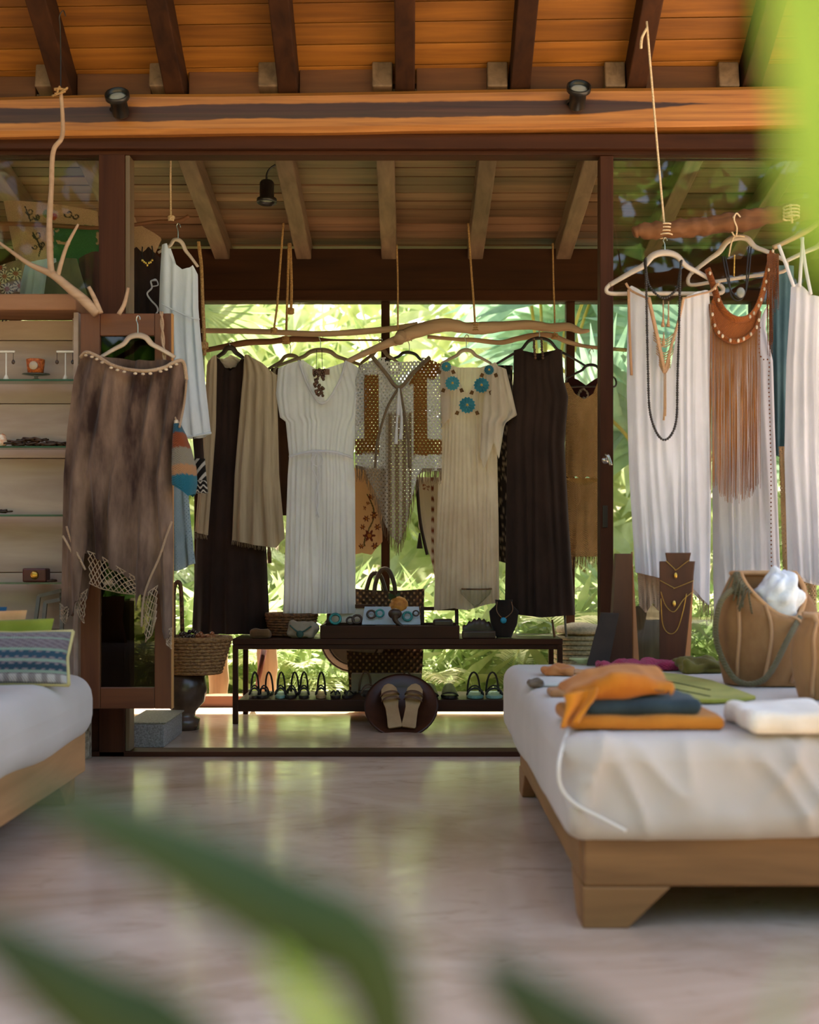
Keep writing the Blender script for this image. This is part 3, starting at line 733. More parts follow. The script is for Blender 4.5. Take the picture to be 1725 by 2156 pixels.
# ================================================================== HANGERS in the alcove
hanger(6.03, 675, 737, 92, 34, 704, 'pale hanger inside the long white maxi dress', M_HANGK, bar=22, thick=.014)
hanger(6.14, 612, 748, 55, 34, 716, 'khaki hanger half hidden left of the white maxi dress', M_HANGK, thick=.012)
hanger(6.06, 484, 732, 34, 26, 718, 'dark hanger holding the black dress and shawl', M_HANGD, thick=.016)
hanger(6.04, 800, 735, 40, 30, 712, 'khaki hanger left in the neck of the crochet poncho', M_HANGK, bar=20, thick=.013)
hanger(6.05, 862, 742, 62, 30, 712, 'dark hanger on the crochet poncho right side', M_HANGD, thick=.010, tilt=.12)
hanger(6.03, 982, 737, 52, 28, 705, 'beige hanger in the flowered cream dress', M_HANGB, bar=24, thick=.012)
hanger(6.00, 1136, 712, 100, 60, 690, 'black hanger carrying the long black tunic dress', M_HANGD, thick=.010)
hanger(6.16, 1245, 768, 50, 28, 735, 'black hanger over the tan knitted top', M_HANGD, bar=18, thick=.009)
# ================================================================== DRESSES in the alcove
root = thing('maxi_dress', P(672, 1290, 5.96), 'long white V-neck maxi dress with gathered waist and tie cord', 'dress')
garment('body', C_WHITE, 5.96, [(759, 600, 748), (775, 586, 757), (830, 581, 777), (880, 590, 768), (888, 602, 760), (910, 604, 752), (960, 609, 744), (1000, 606, 748), (1292, 596, 749)],
        [(0, 776), (.10, 766), (.28, 759), (.42, 815), (.55, 850), (.70, 812), (.86, 760), (.94, 766), (1, 776)], flatU(1291), root, topB=[(0, 776), (.1, 766), (.28, 759), (.5, 778), (.86, 760), (1, 776)], nu=110, nv=60, thick=.05, folds=15, famp=.009, seed=1)
m = MB(); m.tube(cat([P(609, 962, 5.915), P(640, 953, 5.898), P(675, 950, 5.89), P(710, 953, 5.898), P(744, 964, 5.915)], 6), .006, 8); m.build('waistband', C_WHITE, root)
m = MB()
for off, e in ((-3, 0), (3, 15)): m.tube(cat([P(668+off, 955, 5.875), P(664+off*2, 985, 5.87), P(670+off, 1010, 5.868), P(668-off, 1050, 5.868), P(669+off, 1085+e*.3, 5.868)], 5), .0035, 6)
m.tube([P(668+12*math.sin(a), 968+14*math.cos(a), 5.872) for a in [2*PI*k/12 for k in range(12)]], .003, 6, closed=True)
m.build('tie_cord', C_WHITE, root)
m = MB(); m.box(P(658, 789, 5.955), P(694, 777, 5.953)); m.build('label', M_TAG, root, smooth=False)
m = MB(); m.tube(cat([P(629, 759, 5.92), P(650, 815, 5.905), P(679, 850, 5.90), P(710, 812, 5.905), P(729, 760, 5.92)], 6), .006, 8); m.build('neck_binding', C_WHITE, root)
# dark bead cluster hanging in its neckline
root = thing('bead_necklace', P(673, 835, 5.86), 'dark brown bunched bead necklace in the white dress neckline', 'necklace')
m = MB(); m.tube(cat([P(667, 736, 5.87), P(666, 780, 5.86)], 5), .0015, 5); m.tube(cat([P(678, 736, 5.87), P(679, 780, 5.86)], 5), .0015, 5); m.build('cord', M_CORD, root)
m = MB()
for i in range(46):
    t = i/45; m.ell(P(672+random.uniform(-12, 12)*(1-.3*t), 778+55*t, 5.855+random.uniform(-.012, .012)), (.008,)*3, 7, 5)
m.build('bead_cluster', M_BEADB, root)
# black dress under a beige shawl
root = thing('black_dress', P(487, 1335, 6.02), 'long black dress hanging under a draped beige shawl', 'dress')
garment('body', C_BLACK, 6.04, [(755, 455, 517), (800, 450, 522), (1128, 414, 560), (1338, 404, 569)], [(0, 757), (.12, 756), (.35, 776), (.5, 783), (.65, 776), (.88, 756), (1, 757)], flatU(1334), root, topB=flatU(756), nu=40, nv=30, thick=.05, folds=5, famp=.012, seed=4)
root = thing('shawl', P(500, 1150, 5.97), 'beige linen shawl with fringed ends draped over the black dress', 'shawl')
garment('drape', C_BEIGE, 5.97, [(747, 515, 536), (765, 513, 564), (790, 512, 583), (830, 508, 584), (1000, 494, 588), (1155, 488, 602)], [(0, 747), (.4, 748), (.75, 762), (1, 790)], [(0, 1137), (.45, 1148), (.8, 1153), (1, 1134)], root, nu=60, nv=40, thick=.035, folds=4, famp=.014, seed=9)
garment('drape', C_BEIGE, 5.97, [(747, 446, 456), (765, 436, 457), (900, 428, 455), (1128, 410, 438)], [(0, 760), (.5, 750), (1, 748)], [(0, 1120), (1, 1127)], root, nu=20, nv=40, thick=.025, folds=2, famp=.010, seed=12)
m = MB(); fringe(m, frange(489, 600, 60), lambda x: 1136+16*min(1, (x-488)/90)-(max(0, x-585)*.9), lambda x: 1147+16*min(1, (x-488)/90)-(max(0, x-585)*.9), 5.955, .001, 4, 2); fringe(m, frange(411, 437, 18), 1122, 1134, 5.955, .001, 4, 2)
m.build('fringe', C_BEIGE, root)
m = MB(); m.grid(lambda u, v: P(458+56*u, 752+26*v*math.sin(PI*u)+4*math.sin(u*9)+3*N3(u*9, v*5), 6.02+.02*v+.012*N3(u*7, v*6)), 16, 8); m.build('neck_folds', C_CREAM, root)
# crochet poncho
def poncho_col(x, y, u, v):
    W_, O_, G_ = V('#d6d0cc'), V('#8a5a26'), V('#8d7660')
    if x > 842:                       # right square: two nested bands
        e = min(928-x, 0)+0
        band = (872 < x < 900 and 790 < y < 960) or (y > 926 and y < 958 and x > 872) or (abs((x-880)-(y-800)*-.6) < 14 and y < 812)
        if x < 866 and y > 870: return V('#8f765c') if int(x/7) % 2 else V('#b8aa9c')
        if x > 900 and y < 800 and abs(x-905-(800-y)*.4) < 12: band = True
        return O_ if band else W_
    band = (768 < x < 797 and 790 < y < 945) or (y > 925 and y < 957 and x < 797)
    if y > 870 and x > 812: return V('#8f765c') if int(x/7) % 2 else V('#b8aa9c')
    if y > 985: return V('#a08c78')
    return O_ if band else W_
root = thing('crochet_poncho', P(840, 1168, 5.94), 'white and ochre crochet poncho with corded V neck and brown fringe', 'poncho')
hem = [(0, 985), (.12, 990), (.22, 1035), (.31, 1090), (.42, 1130), (.5, 1146), (.58, 1115), (.66, 1050), (.72, 1000), (.78, 992), (1, 992)]
garment('crochet_body', C_CROCHET, 5.94, [(752, 784, 906), (765, 760, 931), (800, 748, 931), (1170, 748, 931)], [(0, 770), (.10, 757), (.25, 753), (.5, 816), (.83, 752), (.93, 757), (1, 772)], hem, root, topB=[(0, 770), (.1, 757), (.5, 760), (.9, 757), (1, 772)], nu=90, nv=80, thick=.045, folds=4, famp=.012, seed=21, colfn=poncho_col)
hemx = [(748+183*u, y) for u, y in hem]
m = MB(); fringe(m, frange(749, 930, 150), lambda x: interp(hemx, x)-6, lambda x: interp(hemx, x)+24, 5.91, .0017, 8, 5); m.build('fringe', cloth('brown_fringe', '#6d543f', '#967a60', transl=.1), root)
m = MB()
m.tube(cat([P(785, 752, 5.90), P(812, 785, 5.885), P(840, 816, 5.875), P(872, 783, 5.885), P(905, 752, 5.90)], 6), .010, 8)
m.tube(cat([P(840, 816, 5.872), P(815, 860, 5.865), P(795, 930, 5.865), P(790, 985, 5.87)], 6), .0065, 8); m.tube(cat([P(842, 816, 5.872), P(852, 870, 5.865), P(860, 930, 5.862), P(862, 985, 5.868)], 6), .0065, 8)
m.build('neck_cord', cloth('olive_cord', '#5f4c38', '#7d6850', transl=0, knit=150), root)
m = MB()
for x0, y0 in ((840, 820), (836, 880), (846, 870)): m.tube(cat([P(840, 818, 5.862), P(x0, y0+10, 5.855), P(x0-2, y0+55, 5.855)], 4), [.004, .006, .010], 6)
m.build('tassel', C_WHITE, root)
# peach floral skirt and embroidered trousers behind
def floral(x, y, u, v):
    base = V('#d8a878')
    for cx, cy, r in ((778, 1128, 13), (788, 1085, 8), (772, 1092, 7), (782, 1047, 7), (764, 1110, 6), (795, 1110, 7), (790, 1150, 8), (762, 1150, 6), (768, 1070, 4), (775, 1060, 4)):
        dd = math.hypot(x-cx, y-cy); a = math.atan2(y-cy, x-cx)
        if dd < r*(.75+.3*math.cos(6*a)): return V('#6a2a18') if dd > r*.3 else V('#b0702c')
    if abs((x-778)-10*math.sin((y-1050)*.05)) < 1.6 and 1040 < y < 1150: return V('#5c4a26')
    return base
tag(garment('floral_skirt', C_PRINT, 6.2, [(990, 744, 803), (1165, 744, 806)], flatU(985), [(0, 1168), (.3, 1164), (.6, 1168), (1, 1140)], nu=60, nv=90, thick=.03, folds=2, famp=.006, seed=31, colfn=floral), 'peach skirt printed with dark red flowers below the crochet poncho', 'skirt')
def embr(x, y, u, v):
    if 908 < x < 914 and int(y/11) % 2: return V('#7a3a24')
    if 890 < x < 905 and 1020 < y < 1032 and N3(x*.2, y*.3) > 0: return V('#8a4a2c')
    return V('#d9cab8')
tag(garment('embroidered_trousers', C_PRINT, 6.22, [(1010, 877, 925), (1160, 884, 922), (1240, 905, 922)], flatU(1005), [(0, 1110), (.5, 1160), (.8, 1235), (1, 1235)], nu=40, nv=60, thick=.02, folds=2, famp=.006, colfn=embr), 'white trousers with reddish embroidered seam between poncho and cream dress', 'trousers')
root = thing('beaded_sash', P(893, 1170, 6.15), 'black beaded sash with tassel beside the embroidered trousers', 'sash')
m = MB(); m.tube(cat([P(878, 1010, 6.15), P(882, 1070, 6.15), P(888, 1115, 6.15), P(900, 1168, 6.15)], 6), .012, 6, flat=.3); m.build('band', C_BLACK, root)
m = MB(); m.tube([P(884, 1122, 6.13), P(884, 1132, 6.13), P(884, 1155, 6.13)], [.004, .008, .016], 8); m.build('tassel', C_BLACK, root)
# cream dress with blue crochet flowers
root = thing('flowered_dress', P(982, 1282, 5.96), 'cream gauze dress with five blue crochet flowers round its V neck', 'dress')
garment('body', C_CREAM, 5.96, [(763, 930, 1048), (800, 929, 1048), (900, 927, 1046), (1100, 920, 1050), (1285, 914, 1052)], [(0, 768), (.05, 763), (.20, 775), (.33, 806), (.45, 830), (.60, 806), (.80, 775), (.95, 763), (1, 768)], [(0, 1285), (.3, 1280), (.5, 1284), (.8, 1272), (1, 1268)], root,
        topB=[(0, 768), (.05, 763), (.3, 772), (.7, 772), (.95, 763), (1, 768)], nu=100, nv=60, thick=.045, folds=13, famp=.008, seed=41)
garment('sleeve', C_CREAM, 5.90, [(768, 1030, 1050), (777, 1026, 1066), (830, 1020, 1079), (874, 1016, 1089), (890, 1014, 1070), (987, 1010, 1062)], [(0, 775), (.6, 768), (1, 778)], [(0, 960), (.18, 987), (.5, 930), (.75, 965), (.86, 900), (1, 876)], root, nu=36, nv=36, thick=.03, folds=3, famp=.012, seed=44)
garment('sleeve', C_CREAM, 5.93, [(768, 928, 940), (800, 927, 950), (900, 931, 948)], flatU(770), [(0, 898), (1, 880)], root, nu=12, nv=24, thick=.02, folds=1, famp=.006, seed=45)
M_BLUEF = cloth('blue_yarn', '#1f6f8a', '#4aa0b4', transl=.1, knit=180); M_LEAFY = cloth('brown_yarn_leaf', '#4a3018', '#6b4a26', transl=.1); M_YEL = plain('yellow_yarn', '#b8903c', '#caa650', .8)
for fx, fy, fr2 in ((940, 772, 11), (953, 807, 16), (984, 853, 18), (1014, 811, 17), (1030, 779, 11)):
    c = P(fx, fy, 5.875); m = MB()
    for ring, nn, rr, zz in ((0, 14, 1.0, 0), (1, 10, .72, .006), (2, 7, .45, .011)):
        for k in range(nn):
            a = 2*PI*k/nn+ring*.3; q = Vector((math.cos(a), 0, math.sin(a))); s = fr2*S(5.9)*rr; pr = Vector((-q.z, 0, q.x))*s*.30
            m.add([c+q*s*.2+Vector((0, -zz, 0)), c+q*s*.7+pr+Vector((0, -zz-.004, 0)), c+q*s+Vector((0, -zz+.002, 0)), c+q*s*.7-pr+Vector((0, -zz-.004, 0))], [(0, 1, 2, 3)])
    f_ = m.build('flower', M_BLUEF, root, smooth=False); MB().ell(c+Vector((0, -.012, 0)), (.006, .004, .006), 8, 5).build('flower_centre', M_YEL, f_)
    for s in (-1, 1):
        lm = MB(); q = c+Vector((s*fr2*S(5.9)*.9, .006, -fr2*S(5.9)*.75)); lm.add([q, q+Vector((s*.014, -.004, .006)), q+Vector((s*.024, 0, -.012)), q+Vector((s*.006, -.004, -.018))], [(0, 1, 2, 3)]); lm.build('leaf', M_LEAFY, root, smooth=False)
# long black tunic dress
root = thing('tunic_dress', P(1137, 1296, 5.93), 'sleeveless long black tunic dress with scooped neck', 'dress')
garment('body', C_BLACK, 5.93, [(737, 1082, 1184), (800, 1081, 1187), (835, 1078, 1197), (900, 1069, 1192), (934, 1068, 1189), (1100, 1066, 1198), (1296, 1063, 1212)], [(0, 738), (.14, 735), (.28, 748), (.5, 762), (.72, 748), (.88, 735), (1, 738)], [(0, 1290), (.5, 1299), (1, 1294)], root, topB=[(0, 738), (.14, 735), (.5, 742), (.88, 735), (1, 738)], nu=60, nv=40, thick=.055, folds=6, famp=.010, seed=51)
root = thing('chain_necklace', P(1138, 757, 5.87), 'dark chunky chain necklace in the neck of the black tunic', 'necklace')
m = MB()
for x0 in (1124, 1140):
    for k in range(8): m.ell(P(x0+random.uniform(-1, 1)+(k*.4), 714+k*5.6, 5.875), (.007, .006, .008), 7, 5)
m.build('chain', M_BEADB, root)
# tan knitted set
root = thing('knitted_vest', P(1228, 1008, 6.12), 'tan knitted strappy top beside the door jamb', 'top')
garment('body', C_KNIT, 6.12, [(806, 1188, 1262), (835, 1193, 1266), (1000, 1190, 1272)], [(0, 806), (.12, 806), (.25, 830), (.5, 842), (.8, 828), (.95, 806), (1, 808)], [(0, 1000), (.15, 1008), (.3, 1002), (.45, 1009), (.6, 1002), (.75, 1009), (.9, 1002), (1, 1006)], root, nu=50, nv=40, thick=.03, folds=3, famp=.006, seed=61)
root = thing('knitted_skirt', P(1230, 1185, 6.12), 'tan knitted skirt with drawstring and fringed hem', 'skirt')
garment('body', C_KNIT, 6.12, [(1008, 1193, 1270), (1185, 1194, 1268)], [(0, 1010), (.25, 1018), (.5, 1022), (.75, 1018), (1, 1004)], flatU(1172), root, topB=flatU(1006), nu=50, nv=40, thick=.03, folds=3, famp=.006, seed=62)
m = MB(); m.tube([P(1215+7*math.sin(a), 1040+24*math.cos(a), 6.085) for a in [2*PI*k/14 for k in range(14)]], .002, 5, closed=True); m.tube(cat([P(1213, 1020, 6.085), P(1215, 1080, 6.082), P(1214, 1125, 6.085)], 4), .002, 5); m.build('drawstring', C_KNIT, root)
m = MB(); fringe(m, frange(1194, 1268, 34), 1168, 1192, 6.10, .002, 6, 6); m.build('fringe', C_KNIT, root)
tag(garment('maroon_shirt', C_PRINT, 6.2, [(780, 1192, 1275), (900, 1192, 1275)], [(0, 790), (.3, 800), (.5, 812), (.7, 800), (1, 788)], flatU(905), nu=40, nv=40, thick=.02, folds=2, famp=.005, colfn=lambda x, y, u, v: V('#c8b49a') if abs(((x-1228)/10)**2+((y-828)/10-abs((x-1228)/10)**.5*.5)**2-1) < .35 else V('#3a1512')), 'dark maroon top with a pale heart print behind the tan knit', 'top')
def darkprint(x, y, u, v): return V('#8a7a68') if N3(x*.16, y*.12) > .22 else V('#241c18')
tag(garment('patterned_dress', C_PRINT, 6.22, [(860, 1044, 1080), (1190, 1046, 1082)], flatU(770), [(0, 1180), (1, 1190)], nu=30, nv=70, thick=.03, folds=2, famp=.006, colfn=darkprint), 'dark grey patterned dress glimpsed between the cream and black dresses', 'dress')
tag(garment('brown_dress', cloth('brown_cloth', '#2e1a10', '#4a2c1c', transl=.1), 6.2, [(780, 570, 618), (1085, 578, 624)], flatU(775), flatU(1085), nu=24, nv=24, thick=.03, folds=2, famp=.008), 'dark brown garment glimpsed between shawl and white maxi dress', 'garment')
root = thing('hanging_tassel', P(568, 1186, 6.1), 'small dark wooden tassel hanging beside the black dress hem', 'tassel')
m = MB(); m.tube([P(566, 1150, 6.1), P(567, 1165, 6.1), P(568, 1186, 6.1)], [.006, .012, .010], 8); m.build('strands', M_BEADB, root)

# ================================================================== upper left of the alcove
root = thing('short_dress', P(395, 915, 5.24), 'pale blue-white sleeveless short dress hung edge-on at the left of the alcove', 'dress')
garment('body', C_COOLW, 5.24, [(514, 341, 405), (545, 339, 412), (580, 337, 417), (650, 335, 418), (700, 338, 422), (783, 342, 430), (920, 350, 445)], [(0, 516), (.20, 515), (.26, 535), (.40, 556), (.62, 570), (.80, 566), (.92, 560), (1, 578)], [(0, 924), (.4, 922), (.7, 921), (1, 913)], root,
        topB=[(0, 520), (.25, 520), (.5, 575), (.7, 602), (.9, 575), (1, 580)], nu=60, nv=44, thick=.05, folds=4, famp=.010, seed=71)
m = MB(); m.tube(cat([P(340, 640, 5.19), P(370, 655, 5.18), (P(400, 668, 5.185)), P(420, 672, 5.22)], 5), .003, 6); m.build('seam', C_COOLW, root)
m = MB(); m.tube(cat([P(352, 921, 5.20), P(400, 919, 5.19), P(445, 911, 5.22)], 5), .005, 6); m.build('hem', C_COOLW, root)
hanger(5.26, 375, 505, 42, 42, 470, 'cream hanger inside the pale short dress', M_HANGB, tilt=.35, thick=.011)
root = thing('black_blouse', P(300, 665, 5.45), 'black blouse with white lace edging beside the left door post', 'blouse')
garment('body', C_BLACK, 5.45, [(525, 270, 335), (560, 262, 345), (760, 262, 348)], [(0, 545), (.3, 522), (.5, 535), (.7, 522), (1, 545)], flatU(760), root, nu=24, nv=24, thick=.05, folds=4, famp=.012)
m = MB(); m.tube(cat([P(330, 590, 5.36), P(318, 592, 5.36), P(320, 606, 5.36), P(310, 618, 5.36), P(318, 632, 5.36), P(330, 645, 5.36), P(332, 656, 5.36), P(322, 668, 5.36)], 5), .004, 6); m.tube(cat([P(318, 592, 5.36), P(328, 588, 5.36), P(333, 600, 5.36), P(322, 603, 5.36)], 4), .003, 5); m.build('lace_trim', C_WHITE, root)
tag(garment('rust_blouse', cloth('rust_cotton', '#3a1a10', '#6a3018', transl=.15), 5.6, [(520, 255, 300), (700, 250, 310)], [(0, 540), (.5, 520), (1, 540)], flatU(760), nu=20, nv=20, thick=.04, folds=3, famp=.01), 'dark rust blouse close behind the left door post', 'blouse')
root = thing('coin_necklace', P(307, 560, 5.36), 'dark necklace with gold coins on the black blouse', 'necklace')
m = MB(); m.tube(cat([P(300, 520, 5.38), P(300, 540, 5.36), P(312, 556, 5.35), P(322, 540, 5.36), P(320, 518, 5.38)], 5), .003, 6); m.build('cord', M_CORD, root)
for k in range(7): MB().ell(P(300+k*3.4, 540+(6-abs(k-3))*3+random.uniform(-2, 2), 5.345), (.006, .002, .007), 8, 5).build('coin', M_GOLD, root)
# straw totes and cloths behind the left pane
b = NB('printed_straw'); g = b.noise(b.pos((220, 220, 220)), 1.0, 3); at = b.n('ShaderNodeVertexColor', layer_name='Col')
b.done(b.bsdf(b.mix(b.math('MULTIPLY', g, .6), at.outputs[0], '#4a3826', 'MULTIPLY'), .85, normal=b.bump(g, .5, .004)))
def scroll(x, y, u, v):
    S_, K_, G_, R_ = V('#b89a7a'), V('#3a2c20'), V('#2f6a3a'), V('#b04a30')
    if y > 478 and x > 120: return G_ if N3(x*.05, y*.08) > -.35 else S_
    for cx, cy, r in ((68, 450, 9), (84, 462, 8), (85, 500, 10), (95, 520, 8), (80, 525, 6), (150, 455, 10), (165, 460, 7)):
        if abs(math.hypot(x-cx, y-cy)-r*(.6+.12*math.atan2(y-cy, x-cx))) < 1.6: return K_
    for x0, y0, x1, y1 in ((58, 440, 70, 470), (75, 495, 95, 530), (95, 520, 88, 545), (70, 468, 90, 462)):
        L2 = (x1-x0)**2+(y1-y0)**2; t = max(0, min(1, ((x-x0)*(x1-x0)+(y-y0)*(y1-y0))/L2))
        if math.hypot(x-x0-t*(x1-x0), y-y0-t*(y1-y0)) < 1.5: return K_
    if math.hypot(x-105, y-455) < 9: return V('#7a8a50')
    if math.hypot(x-118, y-462) < 8: return R_
    return S_
tag(garment('straw_tote', MATS['printed_straw'], 5.5, [(425, 8, 205), (445, 12, 206), (600, 44, 215), (650, 52, 215)], [(0, 424), (.1, 425), (.5, 433), (1, 446)], [(0, 640), (1, 650)], nu=110, nv=110, thick=.07, folds=1, famp=.004, colfn=scroll), 'large straw tote with dark scrolls and green print behind the left pane', 'tote bag')
tag(garment('straw_hat', MATS['printed_straw'], 5.62, [(478, 250, 322), (490, 244, 335), (505, 244, 340), (545, 250, 322), (570, 258, 312)], [(0, 500), (.3, 480), (.7, 478), (1, 500)], [(0, 560), (.5, 572), (1, 560)], nu=24, nv=24, thick=.05, folds=1, famp=.002, colfn=lambda x, y, u, v: V('#b29272')), 'rounded tan straw bag behind the black blouse', 'straw bag')
tag(garment('straw_purse', MATS['printed_straw'], 5.55, [(450, 244, 282), (475, 244, 290), (500, 240, 278)], [(0, 450), (.6, 450), (1, 458)], [(0, 485), (.5, 474), (1, 472)], nu=20, nv=14, thick=.03, folds=1, famp=.002, colfn=lambda x, y, u, v: V('#b8997a')), 'small tan straw purse tucked against the left door post', 'straw bag')
tag(garment('aqua_cloth', cloth('aqua_cotton', '#a8bcb8', '#c8d6d2', transl=.3), 5.3, [(545, 58, 118), (560, 52, 120), (640, 34, 120)], [(0, 558), (.3, 552), (1, 544)], flatU(660), nu=30, nv=24, thick=.04, folds=4, famp=.012), 'pale aqua folded cloth above the cabinet top', 'cloth')
tag(garment('olive_cloth', cloth('olive_cotton', '#4a4c34', '#5f6044', transl=.15), 5.22, [(545, 118, 162), (580, 98, 172), (640, 90, 190)], [(0, 556), (.5, 545), (1, 545)], flatU(665), nu=30, nv=24, thick=.03, folds=2, famp=.006), 'plain olive-grey cloth panel above the cabinet top', 'cloth')
def crochetflower(x, y, u, v):
    for cx, cy in ((14, 585), (36, 578), (20, 612), (44, 603), (2, 600), (4, 566)):
        dd = math.hypot(x-cx, y-cy)
        if dd < 5: return V('#8a4428')
        if dd < 13: return V('#c8b090') if math.cos(10*math.atan2(y-cy, x-cx)) > -.2 else V('#4a3424')
    return V('#7a5a3e')
tag(garment('crochet_flower_bag', C_YARN, 5.2, [(540, -30, 48), (640, -30, 40)], [(0, 570), (.5, 560), (1, 546)], flatU(660), nu=60, nv=60, thick=.04, folds=1, famp=.004, colfn=crochetflower), 'brown crochet bag with cream flower motifs at the left edge', 'bag')
tag(garment('dark_kaftan', cloth('dark_plum_cotton', '#2a1a18', '#4a2c24', transl=.1), 5.35, [(535, 165, 225), (660, 170, 230)], [(0, 545), (.5, 532), (1, 530)], flatU(680), nu=20, nv=20, thick=.03, folds=3, famp=.008), 'dark plum garment left of the door post', 'garment')

# ================================================================== BROWN PONCHO ON THE CABINET DOOR
DP = 4.52
hanger(4.56, 290, 706, 78, 46, 665, 'beige hanger hooked on the cabinet door over the brown poncho', M_HANGB, thick=.013)
root = thing('fringed_poncho', P(250, 1365, DP), 'brown tie-dyed poncho with netted hem hanging on the cabinet door', 'poncho')
garment('body', C_TIE, DP, [(742, 172, 388), (800, 155, 392), (900, 142, 380), (1000, 134, 363), (1150, 131, 365), (1370, 127, 362)],
        [(0, 770), (.05, 745), (.12, 746), (.22, 762), (.38, 776), (.55, 782), (.75, 778), (.88, 766), (.95, 758), (1, 775)],
        [(0, 1285), (.06, 1300), (.12, 1290), (.17, 1265), (.21, 1262), (.235, 1165), (.35, 1175), (.5, 1200), (.66, 1222), (.70, 1290), (.75, 1250), (.80, 1255), (.86, 1235), (.90, 1330), (.96, 1345), (1, 1340)], root,
        topB=[(0, 770), (.05, 745), (.5, 756), (.95, 756), (1, 775)], nu=110, nv=70, thick=.055, folds=5, famp=.030, seed=81, foldtop=.45)
m = MB(); net(m, [(184, 1160), (215, 1172), (250, 1195), (292, 1220)], [(188, 1228), (215, 1240), (250, 1248), (288, 1252)], DP-.05, 9, .0018); m.build('net_hem', C_TRIM, root)
m = MB(); net(m, [(298, 1260), (315, 1245), (332, 1232)], [(306, 1352), (318, 1338), (330, 1300)], DP-.04, 4, .0018, nv=5); m.build('net_tip', C_TRIM, root); m = MB(); net(m, [(346, 1320), (354, 1325), (362, 1322)], [(350, 1355), (356, 1362), (362, 1366)], DP-.02, 3, .0018); m.build('net_tip', C_TRIM, root); m = MB(); net(m, [(160, 1248), (172, 1250), (184, 1240)], [(160, 1280), (170, 1305), (178, 1312)], DP-.03, 3, .0018); m.build('net_tip', C_TRIM, root); m = MB(); net(m, [(126, 1270), (136, 1280), (146, 1275)], [(127, 1300), (136, 1314), (143, 1300)], DP-.02, 3, .0018); m.build('net_tip', C_TRIM, root)
m = MB()
nk = cat([P(170, 752, DP), P(182, 742, DP-.03), P(205, 750, DP-.045), P(235, 768, DP-.06), P(270, 778, DP-.065), P(310, 781, DP-.065), P(345, 774, DP-.055), P(368, 762, DP-.04), P(386, 762, DP-.01), P(393, 800, DP)], 5)
m.tube(nk, .007, 7); m.build('crochet_neckline', C_TRIM, root)
for t in frange(.13, .80, 14):
    k = int(t*(len(nk)-1)); p = nk[k]+Vector((0, -.007, -.012)); MB().ell(p, (.0075, .0045, .005), 8, 6).build('cowrie_shell', M_COWRIE, root)
m = MB()
for pts in ([(140, 1108), (150, 1140), (165, 1170), (180, 1200)], [(132, 1128), (142, 1145), (152, 1165), (157, 1182)], [(362, 1098), (350, 1130), (335, 1175), (315, 1220), (302, 1262), (298, 1320)], [(393, 800), (388, 850), (378, 900)]):
    MB().tube(cat([P(x, y, DP-.052 if x < 380 else DP-.01) for x, y in pts], 5), .0045, 6).build('crochet_edging', C_TRIM, root)
# striped crochet shoulder bag on a braided strap
def bagcol(x, y, u, v):
    y = y+4*math.sin(u*3)
    return V('#2a5a70') if y < 914 else V('#8c4420') if y < 946 else V('#8d8474') if y < 982 else V('#b5835a') if y < 1003 else V('#1f6a80')
root = thing('crochet_bag', P(390, 1045, 4.50), 'striped teal, rust and grey crochet shoulder bag hung on the cabinet door', 'bag')
garment('body', C_YARN, 4.50, [(892, 366, 380), (915, 364, 392), (945, 362, 403), (985, 361, 414), (1020, 362, 416), (1045, 380, 410)], [(0, 893), (1, 892)], [(0, 1020), (.3, 1032), (.7, 1046), (1, 1040)], root, nu=24, nv=44, thick=.05, folds=1, famp=.003, colfn=bagcol)
m = MB(); c = cat([P(340, 656, 4.60), P(345, 740, 4.58), P(356, 830, 4.53), P(371, 893, 4.50)], 10)
for s in (0, PI): m.tube([p+Vector((math.cos(i*.9+s)*.004, math.sin(i*.9+s)*.004, 0)) for i, p in enumerate(c)], .0042, 6)
m.build('strap', C_TRIM, root)
MB().ell(P(372, 890, 4.49), (.01, .008, .012), 8, 6).build('bead', M_COWRIE, root)
tag(garment('lace_skirt', C_LACE, 5.2, [(1025, 352, 396), (1110, 350, 403), (1200, 348, 413)], flatU(1020), [(0, 1204), (.4, 1202), (.8, 1190), (1, 1186)], nu=30, nv=40, thick=.03, folds=2, famp=.01), 'blue-grey lace skirt below the striped crochet bag', 'skirt')
root = thing('patterned_bag', P(424, 1040, 5.3), 'black and white zigzag patterned cloth bag beside the beige shawl', 'bag')
garment('body', C_PRINT, 5.3, [(970, 408, 432), (1040, 406, 438)], flatU(966), flatU(1038), root, nu=40, nv=60, thick=.03, folds=1, famp=.003, colfn=lambda x, y, u, v: V('#d0c8be') if (abs(((x*.9+y*.7) % 18)-9) < 3.2 and y < 1012) or (y >= 1012 and (y+3*math.sin(x*.5)) % 11 < 4) else V('#1c1512'))
garment('strap', C_BLACK, 5.3, [(900, 404, 426), (970, 410, 430)], flatU(900), flatU(966), root, nu=10, nv=10, thick=.012, folds=1, famp=.002)

